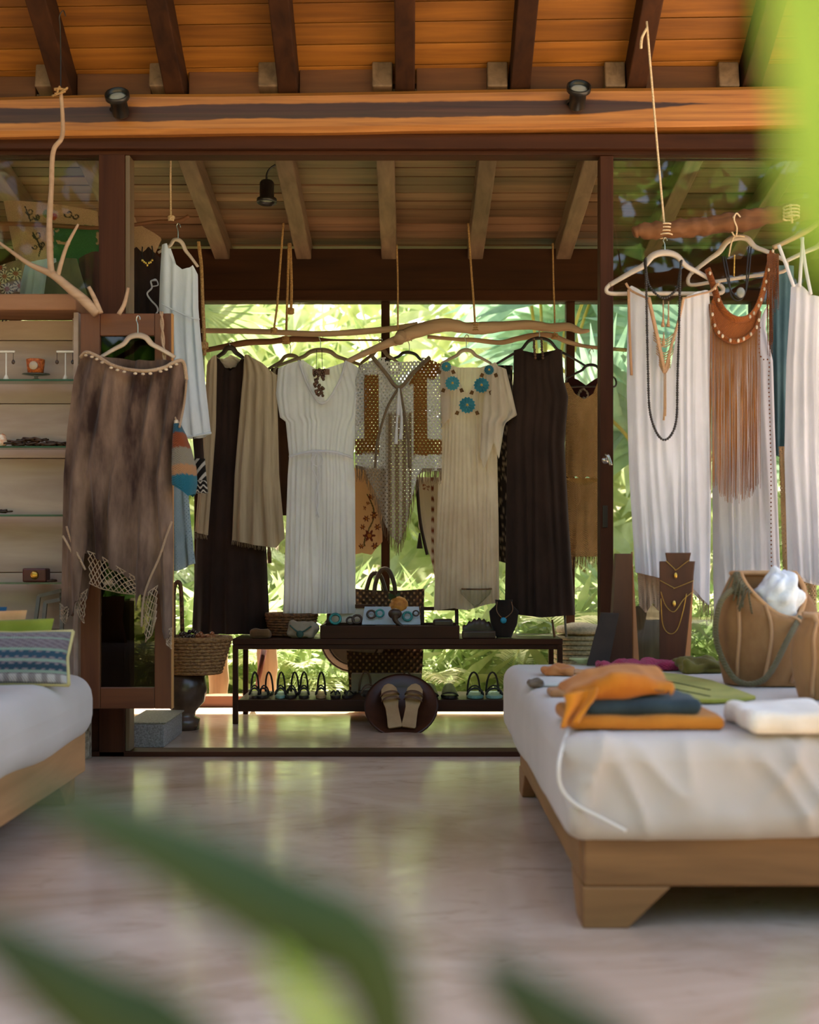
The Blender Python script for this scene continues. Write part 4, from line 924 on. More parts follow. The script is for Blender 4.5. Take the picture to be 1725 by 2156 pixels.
# ================================================================== CLOTHES HANGING AT THE RIGHT
DR = 4.46
h1 = hanger(DR, 1400, 532, 116, 68, 500, 'pale hanger with the long black beads at the right', M_HANGW, bar=18, thick=.015)
h2 = hanger(4.52, 1552, 500, 92, 62, 452, 'pale hanger holding the rust fringed vest', M_HANGW, bar=24, tilt=-.10, rot=-.25, thick=.013)
hanger(4.36, 1760, 500, 105, 50, 462, 'cream hanger of the white strappy dress at the right edge', M_HANGW, thick=.012)
m = MB(); root = thing('string_loop', P(1556, 500, 4.44), 'knotted green-white string tying the vest hanger to the log', 'string')
m.tube(cat([P(1560, 458, 4.43), P(1551, 449, 4.42), P(1546, 462, 4.42), P(1552, 480, 4.43), P(1549, 498, 4.46), P(1538, 478, 4.44), P(1546, 455, 4.42)], 5), .003, 6); m.tube(cat([P(1535, 540, 4.5), P(1545, 500, 4.48), P(1568, 498, 4.48)], 4), .003, 5); m.build('string', M_TWINE, root)
root = thing('crochet_trim_dress', P(1410, 1270, DR-.03), 'white open-front dress with tan crochet trim below the long black beads', 'dress')
garment('body', C_WHITE, DR-.02, [(602, 1324, 1494), (640, 1322, 1495), (820, 1320, 1497), (1000, 1325, 1498), (1200, 1338, 1496), (1280, 1345, 1494)],
        [(0, 606), (.03, 602), (.12, 612), (.24, 628), (.34, 700), (.44, 775), (.5, 778), (.58, 700), (.66, 630), (.84, 616), (.97, 612), (1, 615)],
        [(0, 1205), (.25, 1215), (.5, 1225), (.75, 1240), (.88, 1262), (1, 1276)], root, topB=[(0, 606), (.2, 640), (.45, 905), (.7, 640), (1, 615)], nu=110, nv=60, thick=.05, folds=8, famp=.016, seed=91)
m = MB()
for pts, r in (([(1318, 596), (1330, 612), (1364, 628)], .006), ([(1366, 626), (1378, 680), (1390, 735), (1400, 784)], .010), ([(1440, 626), (1428, 680), (1412, 735), (1400, 784)], .007), ([(1440, 628), (1470, 620), (1498, 612), (1512, 596)], .005), ([(1324, 610), (1326, 700), (1330, 790)], .007)):
    m.tube(cat([P(x, y, DR-.085 if 1340 < x < 1480 else DR-.045) for x, y in pts], 6), r, 7, flat=.6)
m.build('crochet_trim', cloth('peach_crochet', '#b98a62', '#d6ac84', transl=.1, knit=170), root)
m = MB()
for (ax, ay), (cx, cy), y1 in (((1376, 700), (1422, 700), 716), ((1382, 728), (1418, 728), 744), ((1388, 752), (1412, 752), 772)):
    for k in range(4): m.tube(cat([P(ax, ay+k*5, DR-.083), P((ax+cx)/2, y1+k*5, DR-.083), P(cx, cy+k*5, DR-.083)], 4), .002, 5)
for x0, y0, y1 in ((1397, 632, 688), (1408, 635, 688), (1398, 700, 728), (1399, 784, 885), (1402, 784, 876)):
    m.tube([P(x0, y0, DR-.084), P(x0, y1-18, DR-.084), P(x0-1, y1, DR-.084)], [.002, .003, .007 if y1 < 800 else .004], 6)
m.build('trim_tassels', MATS['peach_crochet'], root)['kind'] = 'stuff'
garment('lace_fringe', C_TRIM, DR, [(1195, 1342, 1392), (1400, 1352, 1392)], flatU(1196), [(0, 1275), (.3, 1290), (.6, 1270), (1, 1292)], root, nu=30, nv=20, thick=.01, folds=4, famp=.008)
m = MB(); fringe(m, frange(1470, 1502, 26), lambda x: 1250+(x-1470)*.7, lambda x: 1295+(x-1470)*.4, DR-.02, .001, 6, 8); m.build('fringe', C_TRIM, root)
# long black bead strand
root = thing('bead_strand', P(1400, 928, DR-.10), 'long double strand of small black beads over the pale hanger', 'necklace')
lp = cat([P(1358, 548, DR-.02), P(1361, 600, DR-.09), P(1363, 700, DR-.105), P(1365, 780, DR-.105), P(1368, 860, DR-.105), P(1380, 905, DR-.105), P(1397, 926, DR-.105), P(1414, 915, DR-.105), P(1425, 880, DR-.105), P(1427, 800, DR-.105), P(1430, 700, DR-.105), P(1432, 600, DR-.09), P(1434, 548, DR-.02)], 6)
beads(MB(), lp, .0052, .0088).build('bead_loop', M_BEADK, root)
sp2 = cat([P(1360, 545, DR-.03), P(1362, 580, DR-.07), P(1370, 606, DR-.09), P(1398, 628, DR-.095), P(1425, 608, DR-.09), P(1431, 580, DR-.07), P(1436, 546, DR-.03)], 6)
beads(MB(), sp2, .0052, .0088).build('bead_loop', M_BEADK, root)
# white dress under the vest
root = thing('white_gown', P(1565, 1300, 4.56), 'long white gown with a rust stitched edge under the fringed vest', 'dress')
garment('body', C_WHITE, 4.58, [(600, 1500, 1622), (690, 1498, 1612), (760, 1498, 1628), (900, 1499, 1632), (1215, 1502, 1644), (1320, 1504, 1648)], [(0, 640), (.1, 660), (.5, 720), (.85, 690), (1, 640)], [(0, 1318), (.5, 1315), (1, 1300)], root, nu=80, nv=50, thick=.05, folds=7, famp=.014, seed=101)
m = MB(); beads(m, cat([P(1601, 690, 4.52), P(1598, 730, 4.515), P(1605, 755, 4.515), P(1620, 760, 4.52), P(1619, 800, 4.52), P(1622, 900, 4.52), P(1624, 1000, 4.52), P(1624, 1100, 4.52), P(1625, 1200, 4.52)], 5), .003, .016); m.build('stitched_edge', C_RUST, root)
# rust vest with fringe and cowries
root = thing('fringe_vest', P(1550, 1050, 4.46), 'rust macrame fringed vest sewn with cowrie shells', 'vest')
neck = cat([P(1626, 530, 4.44), P(1617, 570, 4.43), P(1608, 610, 4.43), P(1596, 645, 4.425), P(1578, 668, 4.42), P(1553, 674, 4.415), P(1530, 662, 4.42), P(1515, 640, 4.425), P(1502, 600, 4.43), P(1490, 566, 4.44)], 5)
m = MB(); m.tube(neck, [.014, .016, .015, .016, .014, .013], 8, flat=.5); m.build('neck_band', C_RUST, root)
col2 = cat([P(1600, 655, 4.43), P(1592, 690, 4.415), P(1570, 712, 4.405), P(1542, 719, 4.40), P(1516, 705, 4.405), P(1502, 680, 4.415), P(1497, 640, 4.43)], 5)
m = MB()
nA, nB = neck, col2
m.grid(lambda u, v: (lambda a, c: a.lerp(c, v))(neck[int((.18+.68*u)*(len(neck)-1))], col2[int(u*(len(col2)-1))])+Vector((0, .004, 0)), 28, 6); m.build('collar_mesh', C_RUST, root)
m = MB(); m.tube(col2, .010, 8, flat=.5); m.build('collar_band', C_RUST, root)
for c_, n_, lo_, hi_ in ((neck, 9, .02, .46), (neck, 3, .8, .97), (col2, 10, .1, .9)):
    for t in frange(lo_, hi_, n_): MB().ell(c_[int(t*(len(c_)-1))]+Vector((0, -.011, 0)), (.005, .0035, .0075), 8, 6).build('cowrie_shell', M_COWRIE, root)
def cb(x):
    best = min(col2, key=lambda p: abs((CX+p.x*F/p.y)-x)); return HY-(best.z-EYE)*F/best.y
m = MB(); fringe(m, frange(1496, 1600, 85), cb, lambda x: (1010+38*math.sin(PI*(x-1490)/115)) if (x > 1500) else 1030, 4.415, .0013, 6, 14); fr1 = m.build('fringe', cloth('rust_fringe', '#8a4f22', '#b57a44', transl=.1), root); fr1['kind'] = 'stuff'
m = MB(); fringe(m, frange(1616, 1640, 30), 534, lambda x: 735 if x < 1628 else 640, 4.42, .0014, 5, 20); fr2 = m.build('shoulder_fringe', C_RUST, root); fr2['kind'] = 'stuff'
root = thing('cord_necklace', P(1557, 632, 4.40), 'black cord necklace with stone pendant hanging from the vest hanger', 'necklace')
m = MB()
for off in (0, 5): m.tube(cat([P(1522+off, 540, 4.45), P(1530+off, 580, 4.42), P(1540, 612+off*2, 4.41), P(1556, 628+off, 4.40), P(1570, 615, 4.41), P(1578-off, 570, 4.42), P(1582-off, 520, 4.45)], 6), .0028, 6)
m.build('cord', M_CORD, root); MB().ell(P(1560, 616, 4.395), (.016, .006, .020), 10, 8).build('pendant', plain('grey_stone', '#6a6a64', '#8f8f88', .3), root)
m = MB(); beads(m, [P(1547, 538, 4.44), P(1546, 582, 4.43)], .003, .006); m.build('gold_chain', M_GOLD, root)
# strappy dress at the right edge
root = thing('strappy_dress', P(1720, 1235, 4.30), 'white strappy dress cut off by the right edge', 'dress')
garment('body', C_WHITE, 4.32, [(598, 1666, 1790), (640, 1664, 1800), (765, 1656, 1810), (960, 1652, 1820), (1240, 1660, 1830)], [(0, 604), (.1, 598), (.3, 625), (.55, 632), (.85, 600), (1, 604)], [(0, 1205), (.3, 1228), (.6, 1240), (1, 1240)], root, nu=70, nv=44, thick=.06, folds=8, famp=.016, seed=111)
m = MB()
for pts in ([(1640, 516), (1655, 556), (1672, 604)], [(1688, 500), (1696, 560), (1708, 620)], [(1690, 500), (1687, 556), (1684, 604)]): m.tube(cat([P(x, y, 4.29) for x, y in pts], 5), .006, 7)
m.build('shoulder_strap', C_WHITE, root)
tag(garment('teal_garment', C_TEAL, 4.70, [(560, 1622, 1672), (760, 1620, 1668), (960, 1622, 1664)], flatU(560), flatU(960), nu=20, nv=20, thick=.02, folds=3, famp=.008), 'teal sheer garment between the gown and the strappy dress', 'garment')
tag(garment('lace_scarf', cloth('brown_lace', '#8a6a48', '#b0906a', transl=.2, holes=(80, 60, .5)), 4.64, [(940, 1640, 1668), (1240, 1650, 1720)], flatU(940), [(0, 1215), (1, 1290)], nu=20, nv=30, thick=.01, folds=2, famp=.006), 'tan lace strip beside the strappy dress', 'lace')

# ================================================================== THINGS ON THE RIGHT DAYBED
ZB = 0.432
def bedd(y, z=ZB): return (EYE-z)*F/(y-HY)
def pile(name, label, x0, x1, yfront, depth, h, mat, r=.02, amp=.006, z0=ZB, cat_='cloth', n=14, fr=5, disp=None, d=None):
    d = d or bedd(yfront, z0); a = P(x0, yfront, d).x; c = P(x1, yfront, d).x
    def dp(q, nn):
        k = N3(q.x*fr*3, q.y*fr*3, q.z*fr*4+len(label))*amp*2
        if q.z < z0+.004: k = 0
        return nn*k+(disp((q.x-a)/(c-a), (q.y-d)/depth, (q.z-z0)/h) if disp else Vector())
    m = MB(); rbox(m, (a, d, z0), (c, d+depth, z0+h), min(r, h/2.1), n, dp)
    return tag(m.build(name, mat), label, cat_)
C_OCH = cloth('ochre_wool', '#a4601a', '#c07a28', transl=.05); C_MUS = cloth('mustard_wool', '#b06414', '#cf8526', transl=.05); C_NAVY = cloth('blue_grey_wool', '#243038', '#36464e', transl=.05)
pile('folded_shawl', 'flat ochre folded shawl at the bottom of the stack', 1200, 1530, 1541, .26, .031, C_OCH, .014, .002, d=2.64)
pile('folded_shawl', 'dark blue-grey folded shawl in the middle of the stack', 1232, 1482, 1508, .23, .035, C_NAVY, .017, .003, ZB+.0315, d=2.655)
def lump(u, v, w): return Vector((0, -.02*math.sin(u*5)*w, -.016*max(0, math.sin(u*9.5-.5))*(1-v)*(1 if w > .3 else 0)-.045*max(0, .25-u)*4*w))
m = MB(); dm = 2.665; a = P(1196, 1500, dm).x; c = P(1432, 1500, dm).x
rbox(m, (a, dm-.010, ZB+.0675), (c, dm+.20, ZB+.0675+.056), .027, 26, lambda q, nn: nn*(N3(q.x*14, q.y*8, q.z*10)*.014)+lump((q.x-a)/(c-a), (q.y-dm)/.2, (q.z-ZB-.067)/.06))
tag(m.build('crumpled_shawl', C_MUS), 'mustard crumpled shawl on top of the stack', 'cloth')
tail = MB(); tail.grid(lambda u, v: P(1188+70*u*(1-.5*v)+5*math.sin(v*5), 1462+72*v-14*u, 2.625-.012*math.sin(u*7+v*2)), 14, 12); tt_ = tail.build('draped_end', C_MUS, bpy.data.objects['crumpled_shawl'], solid=.006)
bpy.data.objects['crumpled_shawl']['_o'] = tuple(bpy.data.objects['crumpled_shawl'].location)
pile('folded_towel', 'cream fluffy towel with a tan edge at the right', 1580, 1790, 1548, .24, .05, cloth('cream_terry', '#ddd0c0', '#efe6da', transl=.05, bumpk=.9, weave=150), .022, .006)
root = thing('leaf_purse', P(1450, 1478, 3.3), 'flat olive leaf-shaped cloth with cut-out slits', 'cloth')
m = MB(); LO = [(1318, 1432), (1345, 1420), (1390, 1422), (1440, 1428), (1500, 1440), (1560, 1462), (1592, 1474), (1560, 1480), (1500, 1482), (1440, 1480), (1400, 1470), (1370, 1455), (1340, 1448)]
lp_ = [(P(x, y, bedd(y)).x, bedd(y)) for x, y in LO]
m.prism(lp_, 'z', ZB+.001, ZB+.012); m.build('leaf_panel', cloth('olive_felt', '#8c8c34', '#b0a848', transl=.05), root, smooth=False, bevel=.003)
m = MB()
for k in range(9):
    x = 1400+k*11; y = 1440+k*2.4
    for j in range(2): yy = y+j*14; d = bedd(yy); m.beam(P(x-8, yy, d).xy.to_3d()+Vector((0, 0, ZB+.013)), P(x+8, yy+3, bedd(yy+3)).xy.to_3d()+Vector((0, 0, ZB+.013)), .004, .002)
m.build('slits', plain('slit_dark', '#3a4020', '#4a5028', .9), root, smooth=False)['kind'] = 'stuff'
pile('knitted_scarf', 'magenta crochet scarf lying in front of the necklace stands', 1268, 1468, 1412, .14, .022, cloth('magenta_yarn', '#8c2444', '#b83a5c', transl=.05, knit=110), .010, .010, n=24, fr=9)
pile('small_pouch', 'small orange cloth pouch near the back left corner', 1146, 1212, 1424, .10, .026, cloth('orange_cotton', '#b8703a', '#d08c54', transl=.1), .012, .008, fr=10)
pile('peach_scarf', 'thin peach sash trailing from the orange pouch', 1205, 1370, 1420, .10, .008, cloth('peach_cotton', '#c08a58', '#d8a878', transl=.1), .004, .003, n=20, fr=9)
pile('striped_cloth', 'white cloth with red stripes at the back left edge', 1122, 1330, 1446, .16, .012, cloth('striped_white', '#c9c4bc', '#ded8d0', transl=.1), .006, .004, n=20)
pile('tasseled_end', 'dark tasselled cloth end at the left edge of the mattress', 1114, 1146, 1448, .10, .020, cloth('dark_tassel', '#4a3a2c', '#7a6650', transl=.05), .009, .006, fr=12)
pile('tan_purse', 'small tan purse beside the mustard shawl', 1158, 1190, 1470, .08, .022, cloth('tan_suede', '#9a6a42', '#b8865a', transl=.05), .010, .004)
pile('maroon_purse', 'small maroon purse half under the mustard shawl', 1182, 1262, 1466, .09, .034, cloth('maroon_suede', '#4e1f26', '#6e3038', transl=.05), .014, .004)
pile('olive_wrap', 'coiled olive green wrap beside the canvas bag', 1438, 1530, 1418, .15, .040, cloth('olive_wrap_cotton', '#5c5220', '#80742e', transl=.05), .018, .010, fr=9)
root = thing('leaf_dish', P(1228, 1392, 4.26), 'small pale green leaf-shaped dish at the back of the daybed', 'dish')
MB().lathe([(.0, .0), (.02, .0), (.022, .006), (.05, .016), (.048, .02), (.02, .01), (0.0001, .008)], 18, (P(1228, 1392, 4.22).x, 4.22, ZB+.004), sy=.6).build('dish', plain('pale_green_glaze', '#a8b47c', '#c4cc98', .4), root)
# necklace display stands
M_STAND = wood('stand_wood', '#3a1c10', '#5a3018', 'z', .45, .1, 16); M_STANDS = wood('stand_edge_wood', '#8a5026', '#a8683a', 'z', .5, .1, 16)
def stand(name, label, poly, d, th, lean=0.0, dark=None):
    pts = [P(x, y, d) for x, y in poly]; zb = ZB+.001; z0 = min(p.z for p in pts)
    root = thing(name, (sum(p.x for p in pts)/len(pts), d, zb), label, 'necklace stand')
    m = MB(); n = len(pts); H = max(p.z for p in pts)-z0
    fr_p = [Vector((p.x, d+lean*(p.z-z0)/H, zb+(p.z-z0)*1.0)) for p in pts]; bk = [p+Vector((0, th, 0)) for p in fr_p]
    m.add(fr_p+bk, [tuple(range(n))[::-1], tuple(range(n, 2*n))]+[(i, (i+1) % n, n+(i+1) % n, n+i) for i in range(n)]); m.build('bust_board', dark or M_STAND, root, smooth=False, bevel=.002)
    return root
s1 = stand('necklace_stand', 'wooden bust stand hung with thin gold necklaces', [(1390, 1401), (1440, 1401), (1463, 1180), (1456, 1180), (1452, 1180), (1456, 1162), (1402, 1162), (1405, 1180), (1390, 1180)], 4.15, .012)
m = MB(); a, c = P(1441, 1401, 4.152), P(1464, 1182, 4.152); m.add([(a.x, a.y, ZB+.001), (a.x+.03, a.y+.05, ZB+.001), (c.x+.006, c.y+.05, c.z), (c.x, c.y, c.z), (a.x+.004, a.y+.055, ZB+.001), (a.x+.034, a.y+.056, ZB+.001), (c.x+.010, c.y+.056, c.z), (c.x+.004, c.y+.056, c.z)], [(0, 1, 2, 3), (7, 6, 5, 4), (0, 4, 5, 1), (1, 5, 6, 2), (2, 6, 7, 3), (3, 7, 4, 0)]); m.build('side_panel', M_STANDS, s1, smooth=False)
for j, (pts, lab, pend) in enumerate((([(1402, 1180), (1420, 1197), (1424, 1200), (1445, 1184), (1452, 1180)], 'topmost gold necklace with a drop pendant on the bust stand', (1423, 1212)), ([(1390, 1222), (1418, 1237), (1422, 1238), (1462, 1222)], 'plain thin gold chain second from the top of the stand', None), ([(1392, 1246), (1402, 1275), (1420, 1288), (1440, 1262), (1462, 1244)], 'gold chain with tiny pearl third from the top', (1420, 1271)), ([(1392, 1260), (1396, 1315), (1410, 1334), (1426, 1326), (1438, 1290), (1446, 1250)], 'longest beaded gold chain low on the bust stand', None))):
    r2 = thing('gold_necklace', P(pts[len(pts)//2][0], pts[len(pts)//2][1], 4.14), lab, 'necklace', 'gold necklaces on the bust stand')
    MB().tube(cat([P(x, y, 4.144) for x, y in pts], 6), .0011, 5).build('chain', M_GOLD, r2)
    if pend: MB().ell(P(pend[0], pend[1], 4.142), (.006, .003, .011), 8, 6).build('pendant', M_GOLD, r2)
m = MB()
for y in (1198, 1240):
    for x in (1390, 1464): m.lathe([(.004, 0), (.004, .012)], 8, P(x, y, 4.16)-Vector((.006, 0, 0)), Matrix.Rotation(PI/2, 3, 'Y'))
s2 = stand('necklace_stand', 'tall dark wooden display block beside the door jamb', [(1284, 1392), (1332, 1392), (1331, 1160), (1298, 1160)], 4.24, .05)
m = MB(); a, c = P(1333, 1392, 4.25), P(1331, 1162, 4.25); m.add([(a.x, a.y, ZB+.001), (a.x+.03, a.y+.05, ZB+.001), (c.x+.008, c.y+.05, c.z), (c.x+.001, c.y, c.z)], [(0, 1, 2, 3)]); m.build('side_panel', M_STANDS, s2, smooth=False, solid=.004)
stand('necklace_stand', 'short dark slanted display board leaning beside the tall block', [(1236, 1392), (1282, 1392), (1304, 1282), (1266, 1280)], 4.17, .012, dark=plain('dark_felt', '#241a15', '#362a22', .9))
# canvas bags
C_CANV = cloth('tan_canvas', '#7a5230', '#a5784c', transl=.05, scale=(7, 7, 4)); C_CANVL = cloth('canvas_binding', '#b08258', '#c99c70', transl=.05)
def sack(label, cx, ytop, ybase, wpx, name='canvas_bag', extras=True):
    d = bedd(ybase)+.13; k = S(d); c = P(cx, ybase, d); R = wpx*k/2; H = (ybase-ytop)*k
    base = Vector((c.x, d, ZB+.001)); root = thing(name, base, label, 'bag')
    def rad(v): return R*(.80+.28*math.sin(PI*(.15+.75*v))-.25*max(0, v-.75)*2)
    def fn(u, v):
        a = 2*PI*u; pl = 1+.05*math.sin(a*5+.6)*(.4+.6*v)+.03*N3(math.cos(a)*2, math.sin(a)*2, v*3)
        lean = Vector((0, 0, 0)); top = 1-.40*max(0, math.cos(a+1.05))*v*v
        return base+Vector((rad(v)*math.cos(a)*pl, rad(v)*.62*math.sin(a)*pl, H*v*top))+lean
    m = MB(); m.grid(fn, 60, 26); m.grid(lambda u, v: base+Vector((rad(0)*v*math.cos(2*PI*u), rad(0)*.62*v*math.sin(2*PI*u), .002)), 30, 2); m.build('body', C_CANV, root)
    m = MB(); m.tube([fn(i/60, 1.0) for i in range(60)], .008, 7, closed=True); m.build('rim_binding', C_CANVL, root)
    for a0 in (.60, .70, .80, .90):
        m = MB(); m.tube([fn(a0+.03*math.sin(v*3), v)+Vector((0, -.004, 0)) for v in frange(.03, .98, 14)], .005, 6); m.build('seam_binding', C_CANVL, root)
    if extras:
        m = MB(); m.tube(cat([fn(.62, .97)+Vector((-.01, -.02, .01)), fn(.56, .75)+Vector((-.03, -.03, 0)), fn(.54, .4)+Vector((-.03, -.03, 0)), fn(.60, .06)+Vector((-.01, -.035, .0)), fn(.7, .08)+Vector((0, -.03, 0)), fn(.78, .5)+Vector((0, -.02, 0)), fn(.86, .95)+Vector((0, -.01, 0))], 8), .010, 7, flat=.5); m.build('woven_strap', cloth('green_woven_strap', '#5a5238', '#84785a', transl=.05, knit=120), root)
        m = MB()
        for i in range(14): q = fn(.55+i*.008, 1.0); m.tube(cat([q, q+Vector((-.02, -.03, .0)), q+Vector((-.03+random.uniform(-.02, .02), -.04, -.06))], 4), .0025, 5)
        m.build('strap_tassel', MATS['green_woven_strap'], root)
        m = MB(); m.ell(base+Vector((R*.20, -R*.10, H*.78)), (R*.44, R*.40, H*.24), 36, 24)
        m.v = [p_+(p_-base-Vector((R*.20, -R*.10, H*.78)))*(.55*abs(N3(p_.x*26, p_.y*26, p_.z*26))-.10) for p_ in m.v]; m.build('paper_stuffing', plain('white_paper', '#d8dadf', '#eef0f4', .8, scale=20, bump=.6), root)
    return root
sack('large tan canvas sack bag with woven strap and white paper inside', 1618, 1218, 1450, 196)
sack('second tan canvas bag cut off by the right edge', 1768, 1310, 1482, 180, extras=False)

# ================================================================== CUSHIONS ON THE LEFT DAYBED
def pillow(name, label, c, w, h, t, rz, tilt, mat, colfn=None, cat_='cushion', n=30, edge=None):
    R = Matrix.Rotation(rz, 3, 'Z') @ Matrix.Rotation(tilt, 3, 'X'); c = Vector(c); root = thing(name, c, label, cat_)
    m = MB()
    for s in (1, -1):
        def fn(u, v):
            a, b_ = 2*u-1, 2*v-1; e = max(0, (1-a*a)*(1-b_*b_))**.42
            pin = 1-.07*(1-abs(a))*abs(b_)**4; pin2 = 1-.07*(1-abs(b_))*abs(a)**4
            return c+R @ Vector((a*w/2*pin2, -s*t/2*e, h/2+b_*h/2*pin))
        m.grid(fn, n, n, (lambda u, v: colfn(u, v)) if colfn else None)
    m.build('cover', mat, root)
    if edge:
        m = MB(); pts = []
        for a, b_ in [(x, -1) for x in frange(-1, 1, 16)]+[(1, y) for y in frange(-1, 1, 16)]+[(x, 1) for x in frange(1, -1, 16)]+[(-1, y) for y in frange(1, -1, 16)]:
            pts.append(c+R @ Vector((a*w/2*(1-.07*(1-abs(b_))), 0, h/2+b_*h/2*(1-.07*(1-abs(a))))))
        m.tube(pts, .006, 6, closed=True); m.build('edging', edge, root)
    return root
def stripes(u, v):
    if v > .93 or v < .03: return V('#8f8a86')
    z = v+.012*(1 if int(u*26) % 2 else -1)
    if v < .16: return V('#d8d2cc') if int(u*18) % 2 else V('#a59c98')
    if .24 < z < .34: return V('#2f4c5c')
    if .46 < z < .56: return V('#34566a')
    if .17 < v < .22 or .38 < v < .43 or .58 < v < .63 or .80 < v < .84: return V('#9ab09c')
    return V('#94888c') if int(u*30+v*40) % 3 else V('#7a6670')
pillow('knit_cushion', 'grey and blue striped knitted cushion at the front of the left daybed', (-1.205, 3.62, .424), .34, .17, .10, .05, -.35, C_YARN, stripes, n=60, edge=cloth('yellow_edging', '#b8a668', '#cfc088', transl=.1))
pillow('lime_cushion', 'lime green cushion behind the striped knitted one', (-1.345, 3.80, .426), .40, .195, .10, .0, -.25, cloth('lime_cotton', '#7d8424', '#9aa03a', transl=.1))
pillow('peach_cushion', 'peach cushion showing one corner behind the lime cushion', (-1.485, 3.91, .426), .44, .215, .06, .0, -.2, cloth('peach_linen', '#c48e58', '#d8a878', transl=.1))
pillow('blue_cushion', 'blue cushion corner at the far left edge', (-1.585, 4.00, .426), .46, .22, .035, .0, -.1, cloth('blue_cotton', '#1f4a6a', '#2f6080', transl=.1))
pillow('tasselled_cushion', 'brown cushion with yellow tassel fringe cut off at the left edge', (-1.27, 3.35, .424), .20, .13, .09, .1, -.3, cloth('brown_wool', '#4a3420', '#6a4c30', transl=.1), edge=cloth('yellow_tassel', '#b89a48', '#d0b460', transl=.1))

# ================================================================== SMALL THINGS ON THE CABINET SHELVES
SZ = {1: 1.5085, 2: 1.2465, 3: .9775, 4: .7115}
cxm = lambda x, d=4.725: (x-CX)*d/F
M_DARKJ = plain('dark_jewellery', '#2a1a12', '#4a3020', .4); M_CRM = plain('cream_ceramic', '#cfc4b4', '#e2d8ca', .4)
root = thing('cuff_bracelet', (cxm(75), 4.725, SZ[1]+.0275), 'orange and brown beaded cuff bracelet on a glass dish', 'bracelet')
MB().lathe([(.030, 0), (.036, .055), (.034, .056), (.028, .002)], 20, (cxm(75), 4.725, SZ[1]+.0275)).build('cuff', plain('orange_beadwork', '#8a3a12', '#c86a24', .6, scale=90, bump=.6), root)
MB().lathe([(.0, .004), (.016, .003), (.018, 0)], 14, (cxm(76), 4.692, SZ[1]+.055), Matrix.Rotation(PI/2, 3, 'X')).build('medallion', M_COWRIE, root)
root = thing('glass_dish', (cxm(76), 4.725, SZ[1]+.0005), 'small clear glass cake stand under the cuff bracelet', 'dish')
MB().lathe([(.02, 0), (.02, .003), (.008, .008), (.008, .016), (.056, .022), (.056, .026)], 24, (cxm(76), 4.725, SZ[1]+.0005), sy=.7).build('dish', glassmat('dish_glass', '#b8c0b8', 1.5, 2.0), root)
for x, lab in ((13, 'white T-shaped earring stand at the left of the top shelf'), (138, 'pale T-shaped earring stand beside the right cabinet post')):
    root = thing('earring_stand', (cxm(x), 4.725, SZ[1]+.0005), lab, 'jewellery stand')
    MB().lathe([(.014, 0), (.008, .014), (.003, .024), (.0028, .118)], 12, (cxm(x), 4.725, SZ[1]+.0005)).build('cone_base', M_CRM, root)
    bx('cross_bar', (cxm(x)-.035, 4.720, SZ[1]+.11), (cxm(x)+.035, 4.730, SZ[1]+.118), M_CRM, root, .001)
    for s in (-1, 1):
        e = thing('earring', (cxm(x)+s*.031, 4.716, SZ[1]+.055), 'dark drop earring on the {} arm of the {}'.format('left' if s < 0 else 'right', 'white stand' if x < 50 else 'pale stand by the post'), 'earring', 'earrings on the T stands')
        q = Vector((cxm(x)+s*.031, 4.716, SZ[1]+.108))
        m = MB(); m.tube([q, q-Vector((0, 0, .03))], .0012, 5); m.ell(q-Vector((0, 0, .036)), (.007, .004, .009), 8, 6); m.build('drop', M_DARKJ, e)
root = thing('red_clutch', (cxm(75), 4.73, SZ[4]+.0005), 'dark red box clutch with a round gold medallion', 'clutch')
bx('body', (cxm(50), 4.705, SZ[4]+.0005), (cxm(100), 4.765, SZ[4]+.055), plain('dark_red_leather', '#3a100c', '#5a1c14', .45), root, .006)
MB().lathe([(.017, 0), (.015, .004), (.006, .006), (0.0001, .006)], 16, (cxm(76), 4.7045, SZ[4]+.028), Matrix.Rotation(PI/2, 3, 'X')).build('medallion', M_GOLD, root)
def heap(name, label, x0, x1, shelf, n, r, mat, hh, cat_='jewellery'):
    root = thing(name, (cxm((x0+x1)/2), 4.73, SZ[shelf]+.0005), label, cat_)
    m = MB()
    for i in range(n):
        t = random.random(); cx_ = cxm(x0+(x1-x0)*t); rr = r*random.uniform(.7, 1.3); z = SZ[shelf]+.004+hh*random.random()*math.sin(PI*(.1+.8*t)); cy_ = random.uniform(4.705, 4.755); ti = random.uniform(-.6, .6)
        m.tube([Vector((cx_+rr*math.cos(a), cy_+rr*.6*math.sin(a), max(SZ[shelf]+.005, z+.5*rr*math.sin(a+1)*ti))) for a in [2*PI*k/12 for k in range(12)]], .0038, 5, closed=True)
    m.build('bangle_pile', mat, root)['kind'] = 'stuff'
heap('bangle_heap', 'dark heap of bangles and bead strings on the second shelf', 18, 132, 2, 34, .022, M_DARKJ, .03)
heap('bracelet_heap', 'few dark bracelets at the left end of the third shelf', -20, 12, 3, 8, .018, M_DARKJ, .02)
heap('ring_heap', 'small dark rings beside the red clutch', 104, 128, 4, 5, .009, M_DARKJ, .006)
root = thing('shell_ornament', (cxm(4), 4.73, SZ[2]+.0005), 'small orange and white shell ornament at the left of the second shelf', 'ornament')
MB().lathe([(.012, 0), (.022, .02), (.014, .045), (0.0001, .055)], 14, (cxm(4), 4.73, SZ[2]+.0005)).build('shell', plain('orange_shell', '#c86a2c', '#e8dcc8', .5, scale=60), root)
for xx, zz_, lab in ((110, 1.2, 0),): pass
root = thing('picture_frame', (cxm(115, 4.76), 4.74, .2985), 'dark picture frame leaning inside the bottom of the cabinet', 'picture frame')
m = MB()
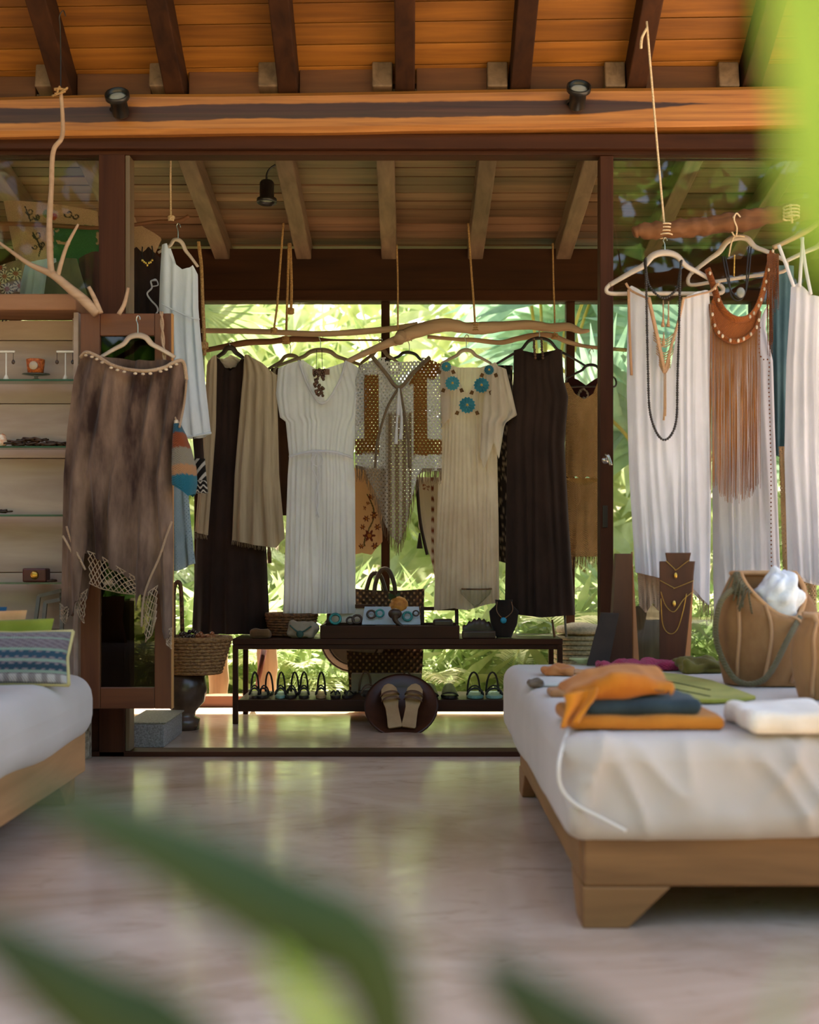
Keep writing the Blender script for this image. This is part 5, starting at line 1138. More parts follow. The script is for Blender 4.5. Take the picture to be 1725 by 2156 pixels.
for p0, p1 in (((82, 1255), (130, 1243)), ((82, 1255), (72, 1330)), ((130, 1243), (130, 1330)), ((96, 1268), (128, 1262)), ((96, 1268), (90, 1330))): m.beam(P(p0[0], p0[1], 4.745), P(p1[0], p1[1], 4.72), .014, .012, up=(0, 1, 0))
m.build('frame', plain('grey_frame_paint', '#5a5348', '#7d776a', .7), root, smooth=False)
# lettering stroke on the back board
m = MB(); m.tube(cat([P(3, 672, 4.812), P(6, 668, 4.812), P(5, 677, 4.812), P(9, 669, 4.812), P(12, 668, 4.812), P(11, 675, 4.812), P(15, 674, 4.812)], 4), .0018, 5); m.build('painted_letter', M_CORD, cab)

# ================================================================== THINGS ON THE BENCH
ZT = .4135
def bxm(x, d=5.86): return (x-CX)*d/F
M_WICK = plain('dark_wicker', '#4a2c18', '#8a5c34', .7, scale=70, bump=.8); M_WICKL = plain('honey_wicker', '#7a5230', '#b08450', .7, scale=70, bump=.8)
def basket(name, label, c, r0, r1, h, mat, sx=1.0, sy=.7, rows=9, stakes=22, parent=None, part='weave'):
    """woven basket: rows of wavy strands round stakes"""
    c = Vector(c); root = parent or thing(name, c, label, 'basket'); m = MB()
    for j in range(rows):
        v = (j+.5)/rows; r = r0+(r1-r0)*v; pts = []
        for k in range(stakes*2):
            a = PI*k/stakes; w = 1+(.03 if (k+j) % 2 else -.03)
            pts.append(c+Vector((r*w*math.cos(a)*sx, r*w*math.sin(a)*sy, h*v)))
        m.tube(pts, h/rows*.62, 5, closed=True)
    m.build(part, mat, root)
    m = MB(); m.lathe([(r0*.98, .002), (r1*.94, h*.98), (r1*.90, h*.98), (r0*.9, .01), (0.0001, .012)], 24, c, sx=sx, sy=sy); m.build('lining', M_WICK, root)
    m = MB(); m.tube([c+Vector((r1*math.cos(a)*sx, r1*math.sin(a)*sy, h)) for a in [2*PI*k/28 for k in range(28)]], h/rows*.8, 6, closed=True); m.build('rim', mat, root)
    return root
basket('wicker_tray', 'low brown wicker basket at the left of the bench top', (bxm(614, 5.98), 5.98, ZT+.003), .105, .125, .105, M_WICK, 1, .75, 8)
pile2 = lambda name, label, lo, hi, mat, amp=.01, r=.02, cat_='cloth': tag(rbox(MB(), lo, hi, r, 12, lambda q, nn: nn*(N3(q.x*22, q.y*22, q.z*22)*amp if q.z > lo[2]+.004 else 0)).build(name, mat), label, cat_)
pile2('crumpled_pouch', 'off-white crumpled cloth pouch in front of the wicker basket', (bxm(606, 5.83), 5.80, ZT), (bxm(668, 5.83), 5.865, ZT+.085), cloth('oatmeal_cloth', '#9a8a78', '#b8a894', transl=.1), .02, .028)
pile2('ribbon_bundle', 'small tied brown bundle at the left of the bench top', (bxm(527, 5.83), 5.80, ZT), (bxm(570, 5.83), 5.85, ZT+.045), cloth('brown_ribbon', '#5a4028', '#7d5c3c', transl=.1), .010, .016, 'bundle')
root = thing('green_bow', (bxm(630, 5.79), 5.79, ZT), 'dark green ribbon knot on the off-white pouch', 'ribbon')
m = MB(); q = Vector((bxm(632, 5.79), 5.785, ZT+.03)); m.tube(cat([q+Vector((-.05, .0, .035)), q, q+Vector((.055, 0, .03))], 5), .004, 6); m.ell(q-Vector((0, 0, .008)), (.018, .006, .018), 8, 6); m.build('ribbon', plain('dark_green_ribbon', '#1f3a34', '#2f5248', .6), root)
# shallow drawer tray with open lid frame
root = thing('jewellery_tray', (bxm(822), 5.86, ZT), 'shallow dark wooden jewellery tray in the middle of the bench', 'tray')
x0, x1 = bxm(674, 5.79), bxm(968, 5.79)
bx('front_board', (x0, 5.785, ZT), (x1, 5.797, ZT+.063), M_BENCH, root); bx('back_board', (x0, 6.04, ZT), (x1, 6.052, ZT+.063), M_BENCH, root)
bx('end_board', (x0, 5.7975, ZT), (x0+.012, 6.0395, ZT+.063), M_BENCH, root); bx('end_board', (x1-.012, 5.7975, ZT), (x1, 6.0395, ZT+.063), M_BENCH, root)
bx('tray_base', (x0+.0125, 5.7975, ZT+.04), (x1-.0125, 6.0395, ZT+.05), M_BENCH, root)
ZJ = ZT+.064
def frame(name, label, xa, xb, h, d, mat, inner, lean=.03, w=.018):
    root = thing(name, (bxm((xa+xb)/2, d), d, ZJ-.013), label, 'display frame'); a, c = bxm(xa, d), bxm(xb, d); z0 = ZJ-.013
    m = MB(); m.beam((a, d, z0+w/2), (c, d, z0+w/2), w, .012, up=(0, 1, 0)); m.beam((a+.02*0, d+lean, z0+h-w/2), (c, d+lean, z0+h-w/2), w, .012, up=(0, 1, 0))
    for xx in (a+w/2, c-w/2): m.beam((xx, d, z0), (xx, d+lean, z0+h), w, .012, up=(0, 1, 0))
    m.build('frame', mat, root, smooth=False)
    if inner: m = MB(); m.add([(a+w, d+.006, z0+w), (c-w, d+.006, z0+w), (c-w, d+lean+.006, z0+h-w), (a+w, d+lean+.006, z0+h-w)], [(0, 1, 2, 3)]); m.build('backing', inner, root, smooth=False, solid=.003)
    return root
M_LIN = plain('pale_linen_board', '#a89c8c', '#c8bcaa', .9)
frame('shadow_box', 'dark shadow-box frame with turquoise pieces at the left of the tray', 688, 790, .108, 5.93, M_BENCH, M_LIN)
frame('shadow_box', 'empty dark frame at the right end of the tray', 886, 966, .095, 5.95, M_BENCH, None)
root = thing('jewellery_card', (bxm(824, 5.86), 5.86, ZJ), 'pale blue leaning card carrying turquoise bracelets', 'card')
m = MB(); a, c = bxm(762, 5.85), bxm(886, 5.85); m.add([(a, 5.85, ZJ), (c, 5.85, ZJ), (c-.008, 5.91, ZJ+.085), (a+.012, 5.91, ZJ+.085)], [(0, 1, 2, 3)]); m.build('card', plain('pale_blue_card', '#aab4c4', '#c4ccd8', .8), root, smooth=False, solid=.004)
M_TURQ = plain('turquoise', '#1f6a6c', '#3a9a98', .4, scale=60)
for k, (x, dz, r, mt_, lab) in enumerate(((706, .02, .026, M_TURQ, 'turquoise bead bracelet in the left frame'), (752, .018, .022, M_DARKJ, 'dark bracelet in the left frame'), (782, .045, .020, M_DARKJ, 'dark ring bracelet at the left of the card'), (800, .05, .019, M_TURQ, 'turquoise ring bracelet left of centre on the card'), (858, .035, .022, M_TURQ, 'turquoise wound bracelet right of centre on the card'), (876, .05, .014, M_DARKJ, 'small dark brooch at the right of the card'), (738, .012, .018, M_DARKJ, 'small dark bangle lying on the tray'))):
    dd = 5.895 if x < 760 else 5.855
    root = thing('bracelet', (bxm(x, dd), dd, ZJ), lab, 'bracelet', 'bracelets on the tray'); q = Vector((bxm(x, dd), dd, ZJ+dz+.006))
    MB().tube([q+Vector((r*math.cos(a), .3*r*math.sin(a), r*math.sin(a)*.9)) for a in [2*PI*j/14 for j in range(14)]], r*.28, 6, closed=True).build('ring', mt_, root)
root = thing('carved_figure', (bxm(834, 5.81), 5.81, ZJ-.013), 'dark carved turtle ornament in front of the card', 'ornament')
MB().ell((bxm(832, 5.815), 5.82, ZJ+.055), (.034, .016, .026), 14, 9).build('shell', M_DARKJ, root)
m = MB(); m.tube(cat([(bxm(832, 5.81), 5.812, ZJ+.045), (bxm(834, 5.81), 5.806, ZJ+.02), (bxm(848, 5.8), 5.80, ZJ-.006)], 4), [.02, .012, .006], 7); m.build('neck', M_DARKJ, root)
root = thing('carved_bowl', (bxm(932, 5.83), 5.83, ZJ-.013), 'small dark carved box at the right of the tray', 'box')
rbox(MB(), (bxm(912, 5.82), 5.81, ZJ-.013), (bxm(954, 5.82), 5.86, ZJ+.03), .014, 6).build('box', M_DARKJ, root)
root = thing('gourd_ornament', (bxm(836, 5.93), 5.93, ZJ-.012), 'orange gourd ornament with a dark green top', 'ornament')
MB().lathe([(.015, .0), (.018, .05), (.035, .065), (.048, .09), (.045, .12), (.03, .14), (0.0001, .15)], 18, (bxm(840, 5.93), 5.93, ZJ-.012)).build('gourd', plain('orange_gourd', '#a8601c', '#d08a34', .6, scale=40, bump=.3), root)
m = MB()
for i in range(20): a = random.uniform(0, 6.28); q = Vector((bxm(836, 5.92), 5.92, ZJ+.12)); e = Vector((math.cos(a)*.035-.012, math.sin(a)*.025, random.uniform(-.03, .04))); m.add([q, q+e*.6+Vector((.008, 0, .006)), q+e, q+e*.6-Vector((.008, 0, .006))], [(0, 1, 2, 3)])
m.build('leafy_top', plain('dark_green_leaf', '#1f2f14', '#33481c', .6), root, smooth=False)
# glass, bust with turquoise pendant, boxes, clear bowl
root = thing('cocktail_glass', (bxm(1002, 5.9), 5.9, ZT), 'wide cocktail glass with a dark rim on the bench', 'glass')
MB().lathe([(.035, 0), (.034, .003), (.005, .008), (.004, .13), (.010, .15), (.075, .215), (.079, .235), (.0775, .235)], 28, (bxm(1002, 5.9), 5.9, ZT+.0005)).build('bowl', M_CRYSTAL, root)
MB().tube([Vector((bxm(1004, 5.9)+.073*math.cos(a), 5.9+.06*math.sin(a), ZT+.238)) for a in [2*PI*k/24 for k in range(24)]], .004, 6, closed=True).build('rim', M_WICK, root)
root = thing('pendant_bust', (bxm(1062, 5.85), 5.85, ZT), 'black necklace bust with a round turquoise pendant', 'necklace stand')
m = MB()
def bust(u, v):
    a = PI*(u-.5)*1.15; w = interp([(0, .03), (.35, .055), (.7, .062), (.85, .034), (1, .036)], v); return Vector((bxm(1062, 5.85)+w*math.sin(a)*1.15, 5.87-.035*math.cos(a)*(1-.3*v), ZT+.001+.185*v))
m.grid(bust, 18, 16); m.build('bust', cloth('black_velvet', '#1a120e', '#2a1e18', transl=0), root, solid=.004)
m = MB(); m.tube(cat([bust(.22, .95)+Vector((0, -.004, 0)), bust(.35, .7)+Vector((0, -.006, 0)), bust(.48, .52)+Vector((0, -.006, 0)), bust(.66, .7)+Vector((0, -.006, 0)), bust(.8, .95)+Vector((0, -.004, 0))], 5), .0025, 5); m.build('pendant_cord', plain('brown_cord', '#6a4a30', '#86644a', .8), root)
MB().lathe([(.016, 0), (.014, .005), (0.0001, .006)], 16, bust(.48, .46)+Vector((0, -.004, 0)), Matrix.Rotation(PI/2, 3, 'X')).build('pendant', plain('bright_turquoise', '#1a6a96', '#2f90b4', .4), root)
root = thing('trinket_box', (bxm(1008, 5.82), 5.82, ZT), 'low dark box with scalloped rim under the cocktail glass', 'box')
rbox(MB(), (bxm(973, 5.79), 5.782, ZT), (bxm(1044, 5.79), 5.812, ZT+.038), .008, 6).build('box', M_DARKJ, root)
m = MB(); m.grid(lambda u, v: Vector((bxm(974, 5.88)+(.16)*u, 5.876+.006*v, ZT+.002+(.05+.04*math.sin(PI*u)+.006*math.sin(u*40))*v)), 30, 3); m.build('scalloped_back', M_DARKJ, root, solid=.003)
root = thing('glass_bowl', (bxm(1125, 6.02), 6.02, ZT), 'clear glass domed dish at the right end of the bench', 'dish')
MB().lathe([(.10, 0), (.102, .045), (.09, .065), (.05, .08), (0.0001, .085)], 28, (bxm(1128, 6.02), 6.02, ZT+.0005)).build('dome', M_CRYSTAL, root)
for x, y0, y1, lab in ((1190, 1282, 1345, 'slanted grey stick leaning at the right end of the bench'), (1165, 1305, 1345, 'short dark upright stick at the right end of the bench')):
    m = MB(); m.tube([Vector((bxm(x+3, 5.9), 5.9, ZT+.0006)), P(x-2, y0, 5.93)], [.006, .005], 6); tag(m.build('display_stick', M_DRIFTD if x < 1180 else plain('grey_stick', '#5f564a', '#80766a', .7)), lab, 'stick')
# woven totes behind the bench
def tote(name, label, x0, x1, ytop, zbot, d, th, mat, handles):
    a, c = bxm(x0, d), bxm(x1, d); zt = P(0, ytop, d).z; root = thing(name, ((a+c)/2, d, zbot), label, 'tote bag')
    m = MB(); nx, nz = int((c-a)/.017), int((zt-zbot)/.02)
    def sec(u, v):
        f = 1-.10*(1-v); X = (a+c)/2+(u-.5)*(c-a)*f; return X, d-th*(1-(2*u-1)**4)*(.9-.2*v), d+th*(1-(2*u-1)**4)*(.9-.2*v)
    m.grid(lambda u, v: (lambda s_: Vector((s_[0], s_[1]+(.004 if (int(u*nx*2)+int(v*nz*2)) % 2 else -.004), zbot+(zt-zbot)*v+.012*(2*u-1)**2*v)))(sec(u, v)), nx*2, nz*2)
    m.grid(lambda u, v: (lambda s_: Vector((s_[0], s_[2], zbot+(zt-zbot)*v+.012*(2*u-1)**2*v)))(sec(u, v)), 20, 10)
    m.grid(lambda u, v: (lambda s_: Vector((s_[0], s_[1]+(s_[2]-s_[1])*v, zbot+.001)))(sec(u, 0)), 20, 2)
    m.build('woven_body', mat, root)
    for hx0, hx1, hy, dd, hm in handles:
        m = MB(); m.tube(cat([P(hx0, ytop+12, dd), P(hx0+3, hy+30, dd), P((hx0+hx1)/2-8, hy+3, dd), P((hx0+hx1)/2+8, hy+3, dd), P(hx1-3, hy+30, dd), P(hx1, ytop+12, dd)], 6), .012, 8); m.build('handle', hm, root)
    return root
M_HAND = plain('brown_leather_handle', '#3a2416', '#5a3a24', .5)
b = NB('woven_palm'); sp = b.n('ShaderNodeSeparateXYZ'); b.l(b.pos((1, 1, 1)), sp.inputs[0])
ch = b.math('MULTIPLY', b.math('SINE', b.math('MULTIPLY', sp.outputs[0], 190.0)), b.math('SINE', b.math('MULTIPLY', sp.outputs[2], 170.0)))
b.done(b.bsdf(b.ramp(ch, [(0.3, '#4a2e1a'), (0.75, '#a07a50')]), .7, normal=b.bump(ch, .8, .006)))
tote('woven_tote', 'tall woven palm tote with leather handles behind the bench', 748, 894, 1244, .02, 6.30, .06, MATS['woven_palm'], [(770, 813, 1207, 6.33, M_HAND), (788, 833, 1198, 6.26, M_HAND)])
tote('woven_tote', 'shadowed woven basket tote standing behind the shoe shelf', 730, 892, 1375, .02, 6.225, .012, MATS['woven_palm'], [])
root = thing('round_bag', (bxm(715, 6.3), 6.3, .06), 'round grey cloth bag with dark piping behind the bench', 'bag')
cc = P(745, 1345, 6.26); m = MB(); m.lathe([(.0001, -.03), (.12, -.028), (.165, -.012), (.17, 0), (.165, .012), (.12, .028), (.0001, .03)], 30, cc, Matrix.Rotation(PI/2, 3, 'X')); m.build('body', cloth('taupe_cloth', '#8a7a6e', '#a8988a', transl=.2), root)
m = MB(); m.tube([cc+Vector((.17*math.cos(a), -.005, .17*math.sin(a))) for a in [2*PI*k/36 for k in range(36)]], .006, 6, closed=True); m.tube([cc+Vector((.135*math.cos(a), -.03, .135*math.sin(a))) for a in [2*PI*k/36 for k in range(36)]], .005, 6, closed=True); m.build('piping', plain('dark_piping', '#4a3c34', '#5c4c42', .8), root)
root = thing('shoe_box', (bxm(808, 6.1), 6.1, .1175), 'pale cardboard shoe box on the shoe shelf', 'box')
bx('box', (bxm(740, 6.08), 6.07, .1175), (bxm(888, 6.08), 6.13, .215), plain('cardboard', '#8a7660', '#a8947c', .9), root)
root = thing('broom_stick', (bxm(545, 6.3), 6.3, .061), 'reddish slanted stick behind the shoe shelf', 'stick')
MB().tube([P(556, 1368, 6.32), P(545, 1425, 6.3), P(541, 1452, 6.3)], [.018, .013, .010], 8).build('stick', plain('red_brown_stick', '#5a2a1c', '#7a3c2a', .6), root)
# ------------------------------------------------------------------ shoes
M_SOLE = plain('dark_sole', '#1f1612', '#32251e', .6); M_STR = plain('dark_strap', '#17110e', '#281d18', .5); M_TEALS = plain('teal_insole', '#5f8a80', '#86aa9e', .6); M_TANS = plain('tan_insole', '#a07a52', '#b8946a', .7); M_BRS = plain('brown_strap', '#5a3c28', '#7a5840', .6)
ZS = .1176
for k, (x, st, sl, lab) in enumerate(((536, 'ankle', M_SOLE, 'outermost black ankle-strap sandal at the left end of the shelf'), (559, 'ankle', M_SOLE, 'black ankle-strap sandal second from the left end'), (591, 'ankle', M_TEALS, 'black ankle-strap sandal with teal insole third from the left'), (616, 'ankle', M_SOLE, 'black strappy sandal fourth from the left'), (640, 'ankle', M_SOLE, 'black strappy sandal fifth from the left'), (676, 'ankle', M_TANS, 'black ankle-strap sandal sixth from the left'), (706, 'thong', M_SOLE, 'dark thong sandal left of the wooden bowl'), (735, 'thong', M_SOLE, 'dark thong sandal touching the wooden bowl'))):
    sandal((bxm(x, 5.93), 5.935, ZS), PI+random.uniform(-.15, .15), 0, lab, sl, M_STR, st, 'dark sandals on the shoe shelf', L=.22, wd=.62)
for x, lab in ((905, 'black closed slipper just right of the wooden bowl'), (946, 'black closed slipper second right of the wooden bowl')):
    sandal((bxm(x, 5.92), 5.93, ZS), PI, 0, lab, M_SOLE, M_STR, 'closed', 'black slippers on the shoe shelf', L=.23, name='slipper')
for x, lab in ((1000, 'teal-soled black ankle sandal, left one of the right pair'), (1040, 'teal-soled black ankle sandal, right one of the right pair')):
    sandal((bxm(x, 5.91), 5.93, ZS), PI, 0, lab, M_TEALS, M_STR, 'ankle', 'teal-soled sandals on the shoe shelf', L=.23)
for x, y, lab in ((775, 6.02, 'brown strappy sandal behind the wooden bowl, left'), (862, 6.02, 'brown strappy sandal behind the wooden bowl, right')):
    sandal((bxm(x, y), y-.03, ZS), PI+.2, 0, lab, M_SOLE, M_BRS, 'ankle', 'brown sandals behind the bowl', L=.2)
# bowl leaning on the shelf with tan sandals
bt = math.radians(52); Rb = Matrix.Rotation(bt, 3, 'X'); bc = Vector((bxm(845, 5.60), 5.60, .112))
root = thing('wooden_bowl', bc-Vector((0, 0, .11)), 'round dark wooden bowl tipped toward the front holding tan sandals', 'bowl')
MB().lathe([(.0001, -.055), (.07, -.052), (.13, -.03), (.168, .0), (.174, .006), (.162, .008), (.12, -.018), (.06, -.036), (.0001, -.04)], 40, bc, Rb, sx=1).build('bowl', wood('bowl_wood', '#2e160c', '#4e2a18', 'x', .35, .1, 14), root)
for sx_, lab in ((-.045, 'left tan slide sandal propped in the wooden bowl'), (.052, 'right tan slide sandal propped in the wooden bowl')):
    Rs = Rb @ Matrix.Rotation(.16 if sx_ < 0 else -.16, 3, 'Z') @ Matrix.Rotation(.12, 3, 'X')
    sandal(bc+Rb @ Vector((sx_, -.005, .004)), 0, 0, lab, M_TANS, M_BRS, 'slide', 'tan sandals in the bowl', L=.225, mtx=Rs)
# ------------------------------------------------------------------ left of the bench
DBK = 5.62
base = Vector(((388-CX)*DBK/F, DBK, 0))
root = thing('clay_pot', base, 'dark glazed pot on a low foot under the wicker basket', 'pot')
MB().lathe([(.07, .0), (.075, .05), (.05, .06), (.055, .085), (.095, .13), (.108, .19), (.100, .25), (.085, .262), (.08, .262), (.09, .2), (.0001, .10)], 28, base).build('pot', plain('dark_glaze', '#3a2a20', '#5c4636', .25), root)
basket('wicker_basket', 'wide woven wicker basket full of trinkets on the dark pot', base+Vector((.055, -.02, .264)), .115, .165, .165, M_WICKL, 1, .8, 11, 26)
wb = bpy.data.objects['wicker_basket']
m = MB(); m.tube(cat([P(366, 1345, 5.58), P(366, 1250, 5.6), P(373, 1226, 5.6), P(381, 1240, 5.6), P(384, 1330, 5.62)], 6), .010, 8); m.build('handle', M_WICK, wb)
for k, (dx_, h_, mt_, lab) in enumerate(((-.02, .05, M_DARKJ, 'dark bead bundle heaped in the wicker basket, left'), (.05, .04, plain('copper_beads', '#8a4a24', '#b06a3a', .4), 'copper bead bundle heaped in the wicker basket, right'))):
    root = thing('bead_bundle', base+Vector((.055+dx_, -.02, .40)), lab, 'beads'); m = MB()
    for i in range(26): m.ell(base+Vector((.055+dx_+random.uniform(-.04, .04), -.02+random.uniform(-.05, .05), .41+random.random()*h_)), (.011,)*3, 7, 5)
    m.build('beads', mt_, root)['kind'] = 'stuff'
root = thing('step_block', (-1.13, 5.28, 0), 'low grey felt-topped block inside the left door post', 'block')
bx('block', (-1.21, 5.08, 0.0005), (-1.045, 5.49, .10), plain('grey_felt', '#7a7672', '#a09c98', .95, scale=120, bump=.4), root)
bx('mat', (-1.212, 5.078, .1003), (-1.035, 5.49, .107), plain('olive_felt_mat', '#7d7866', '#98937f', .95, scale=120, bump=.4), root, .002)
# wicker stool and log at the right of the bench
b_ = Vector(((1222-CX)*6.28/F, 6.28, 0)); root = thing('wicker_stool', b_, 'pale wicker drum stool behind the right end of the bench', 'stool')
m = MB()
for j in range(16): m.tube([b_+Vector((.125*(1+.02*((k+j) % 2))*math.cos(2*PI*k/40), .12*(1+.02*((k+j) % 2))*math.sin(2*PI*k/40), .012+.4*j/16)) for k in range(40)], .014, 5, closed=True)
m.build('woven_side', plain('pale_wicker', '#8f8468', '#b4a888', .8, scale=70, bump=.6), root)
MB().lathe([(.12, .41), (.13, .425), (.12, .445), (.05, .462), (.0001, .466)], 28, b_).build('seat_cushion', plain('pale_seat', '#a89e8a', '#c4baa4', .9, scale=90, bump=.3), root)
q = Vector(((1368-CX)*5.15/F, 5.15, 0)); m = MB(); m.tube([q+Vector((.006*math.sin(i*1.3), 0, .0005+.60*i/12)) for i in range(13)], [.062+.005*math.sin(i*2.3) for i in range(13)], 14)
tag(m.build('weathered_log', wood('grey_bark', '#5a4a38', '#94806a', 'z', .9, .1, 22, bump=1.0)), 'weathered grey log standing behind the necklace stands', 'log')

# ================================================================== SPOTLIGHTS
def spot(x, y, d, n, label, L=.085, R=.048, can=.033):
    c = P(x, y, d); n = Vector(n).normalized(); R3 = n.to_track_quat('Z', 'Y').to_matrix()
    root = thing('spotlight', c, label, 'lamp', 'black spotlights')
    MB().lathe([(can*.8, -L), (can, -L+.01), (can, -.012), (R, -.006), (R, .012), (R*.9, .014), (R*.86, .0), (can*.9, -.01)], 24, c, R3).build('housing', M_BLACK, root)
    MB().lathe([(R*.84, -.004), (R*.5, .002), (.0001, .004)], 20, c, R3).build('lens', M_LENS, root)
    return root, c
r_, c = spot(247, 203, 4.70, (0, -.79, .61), 'black spotlight on the beam above the left post')
MB().tube(cat([c+Vector((-.025, .03, -.03)), c+Vector((-.04, .06, -.03)), c+Vector((-.03, .085, -.03))], 4), .006, 6).build('bracket', M_BLACK, r_)
r_, c = spot(1219, 187, 4.70, (0, -.79, .61), 'black spotlight on the beam above the right jamb')
MB().tube(cat([c+Vector((-.025, .03, -.03)), c+Vector((-.04, .06, -.03)), c+Vector((-.03, .085, -.03))], 4), .006, 6).build('bracket', M_BLACK, r_)
r_, c = spot(562, 422, 5.45, (0, -.05, -1), 'black spotlight hanging from the alcove rafter', L=.09, R=.046)
MB().tube(cat([c+Vector((.0, 0, .08)), c+Vector((.0, 0, .12)), c+Vector((.02, .0, .15)), c+Vector((.06, .0, .17))], 4), .005, 6).build('bracket', M_BLACK, r_)

# ================================================================== GARDEN
M_L1 = leafmat('palm_leaf', '#7c9656', '#bcc892')
M_L2 = leafmat('palm_leaf_light', '#b8c48c', '#ecefcc')
M_L3 = leafmat('fan_leaf', '#7aa488', '#bcd6bc', .35)
M_L4 = leafmat('dark_leaf', '#2f5218', '#587c28', .3)
M_STEM = plain('palm_stem', '#a39a3c', '#c9b45a', 0.6)
def frond_mesh(name, L, W, nl, droop, curl, mat, lw=.03):
    m = MB(); sp_ = []
    for i in range(13):
        t = i/12; sp_.append(Vector((0, L*t*(1-.12*t), L*(.42*t-droop*t*t))))
    m.tube(sp_, [.012*L, .002], 5)
    for i in range(nl):
        t = .12+.88*i/(nl-1); k = t*12; a = min(11, int(k)); p = sp_[a].lerp(sp_[a+1], k-a); tg = (sp_[a+1]-sp_[a]).normalized()
        ln = W*math.sin(PI*min(1, .12+.86*t))**.6*random.uniform(.85, 1.1)
        for s in (-1, 1):
            side = Vector((s, 0, 0)); dr_ = (side*.80+tg*.60+Vector((0, 0, .18))).normalized()
            up = tg.cross(dr_).normalized()*s
            e1 = p+dr_*ln*.55; e2 = p+dr_*ln*.95+Vector((0, 0, -curl*ln)); w = tg*lw*L*.5
            m.add([p-w*.3, p+w*.3, e1+w, e1-w, e2], [(0, 1, 2, 3), (3, 2, 4)])
    o = m.build(name, mat, smooth=False, origin=(0, 0, 0)); me = o.data; bpy.data.objects.remove(o); return me
def strap_mesh(L, W, bend, mat, name='blade'):
    m = MB()
    def fn(u, v):
        w = W*math.sin(PI*min(1, .08+.92*v)**.8)**.7*(u-.5); y = L*v*(1-.25*bend*v); z = L*(.9*v-bend*v*v)
        return (w, y*.55+abs(u-.5)*W*.15, z)
    m.grid(fn, 2, 9); o = m.build(name, mat, smooth=True, origin=(0, 0, 0)); me = o.data; bpy.data.objects.remove(o); return me
def fan_mesh(R, mat, n=26, name='fan_leaf'):
    m = MB()
    for i in range(n):
        a = -2.1+4.2*i/(n-1); dv = Vector((math.sin(a), .25*math.cos(a*.5), math.cos(a))); r = R*random.uniform(.88, 1.0)
        pr = Vector((dv.z, 0, -dv.x)).normalized()*R*.055
        m.add([Vector((0, 0, 0)), dv*r*.55+pr, dv*r+Vector((0, -.05*R, -.1*R)), dv*r*.55-pr], [(0, 1, 2, 3)])
    o = m.build(name, mat, smooth=False, origin=(0, 0, 0)); me = o.data; bpy.data.objects.remove(o); return me
FR = [frond_mesh('frond', 1.5, .42, 30, .45, .25, M_L1, .022), frond_mesh('frond', 1.3, .38, 28, .55, .35, M_L1, .022), frond_mesh('frond', 1.6, .45, 32, .40, .2, M_L2, .022)]
BL = [strap_mesh(1.3, .11, .75, M_L2), strap_mesh(1.6, .13, .9, M_L1), strap_mesh(1.1, .10, .55, M_L2)]
FN = [fan_mesh(.75, M_L3), fan_mesh(.6, M_L1)]
def inst(parent, me, name, rot, scale, loc=(0, 0, 0)):
    o = bpy.data.objects.new(name, me); COL.objects.link(o); o.parent = parent; o.location = loc; o.rotation_euler = rot; o.scale = (scale,)*3; return o
def palm(loc, n, label, meshes=FR, scale=1.0, trunk=0.0, name='areca_palm', part='frond', tmin=-.5, tmax=.75, group='palms in the garden'):
    root = thing(name, loc, label, 'plant', group)
    if trunk > 0:
        m = MB(); pts = [Vector(loc)+Vector((.03*math.sin(z*2), 0, z)) for z in [trunk*i/14 for i in range(15)]]
        m.tube(pts, [.11*scale+.012*(i % 2) for i in range(15)], 10); m.build('trunk', M_TRUNK, root)
    a0 = random.uniform(0, 6)
    for i in range(n):
        a = a0+i*2.4; til = tmin+(tmax-tmin)*((i*.618) % 1)
        inst(root, random.choice(meshes), part, (til, 0, a), scale*random.uniform(.8, 1.15), (0, 0, trunk-.02 if trunk else .02))
    return root
G = -.13
spots = [(-1.9, 8.2, 1.0), (-1.25, 9.0, 1.15), (-.55, 8.3, .9), (-.25, 9.4, 1.15), (.3, 8.2, .85), (.75, 8.9, 1.1), (1.35, 8.3, 1.0), (1.9, 9.0, 1.1), (2.6, 8.4, 1.1), (-2.8, 8.8, 1.1), (1.1, 7.75, .7), (-.85, 7.8, .65), (.05, 7.75, .55), (.62, 7.7, .6), (-1.5, 7.7, .6)]
wh = ['behind the {} window bay, {}'.format(a, c) for a, c in (('far left','low arching fronds'),('left','tall yellow-green clump'),('left','beside the bamboo post'),('middle','tall clump seen over the tote'),('middle','low clump seen under the bench'),('right','tall clump seen behind the cream dress'),('right','bushy clump behind the black dress'),('far right','behind the tan knit'),('outer right','clump behind the hanging white dresses'),('outer left','clump behind the cabinet'),('right','small clump seen under the bench end'),('left','small clump seen below the white dress'),('middle','small clump seen through the bench'),('right','small clump behind the shoe shelf'),('far left','small clump near the wicker basket'))]
for (x, y, s), w in zip(spots, wh):
    palm((x, y, G), 15, 'feathery green garden palm '+w, scale=s)
for (x, y, s, n, w) in ((-.75, 10.0, 1.35, 16, 'seen above the left driftwood rail'), (.1, 10.6, 1.4, 16, 'seen above the knotted driftwood'), (-2.0, 10.2, 1.3, 14, 'behind the grey palm trunk'), (.55, 10.4, 1.2, 14, 'left of the blue-green fan palm')):
    palm((x, y, 1.0), n, 'broad strap-leaved plant glowing yellow-green '+w, BL, s*1.15, name='strap_leaf_plant', part='blade', tmin=-.2, tmax=1.0, group='strap-leaved plants outside')
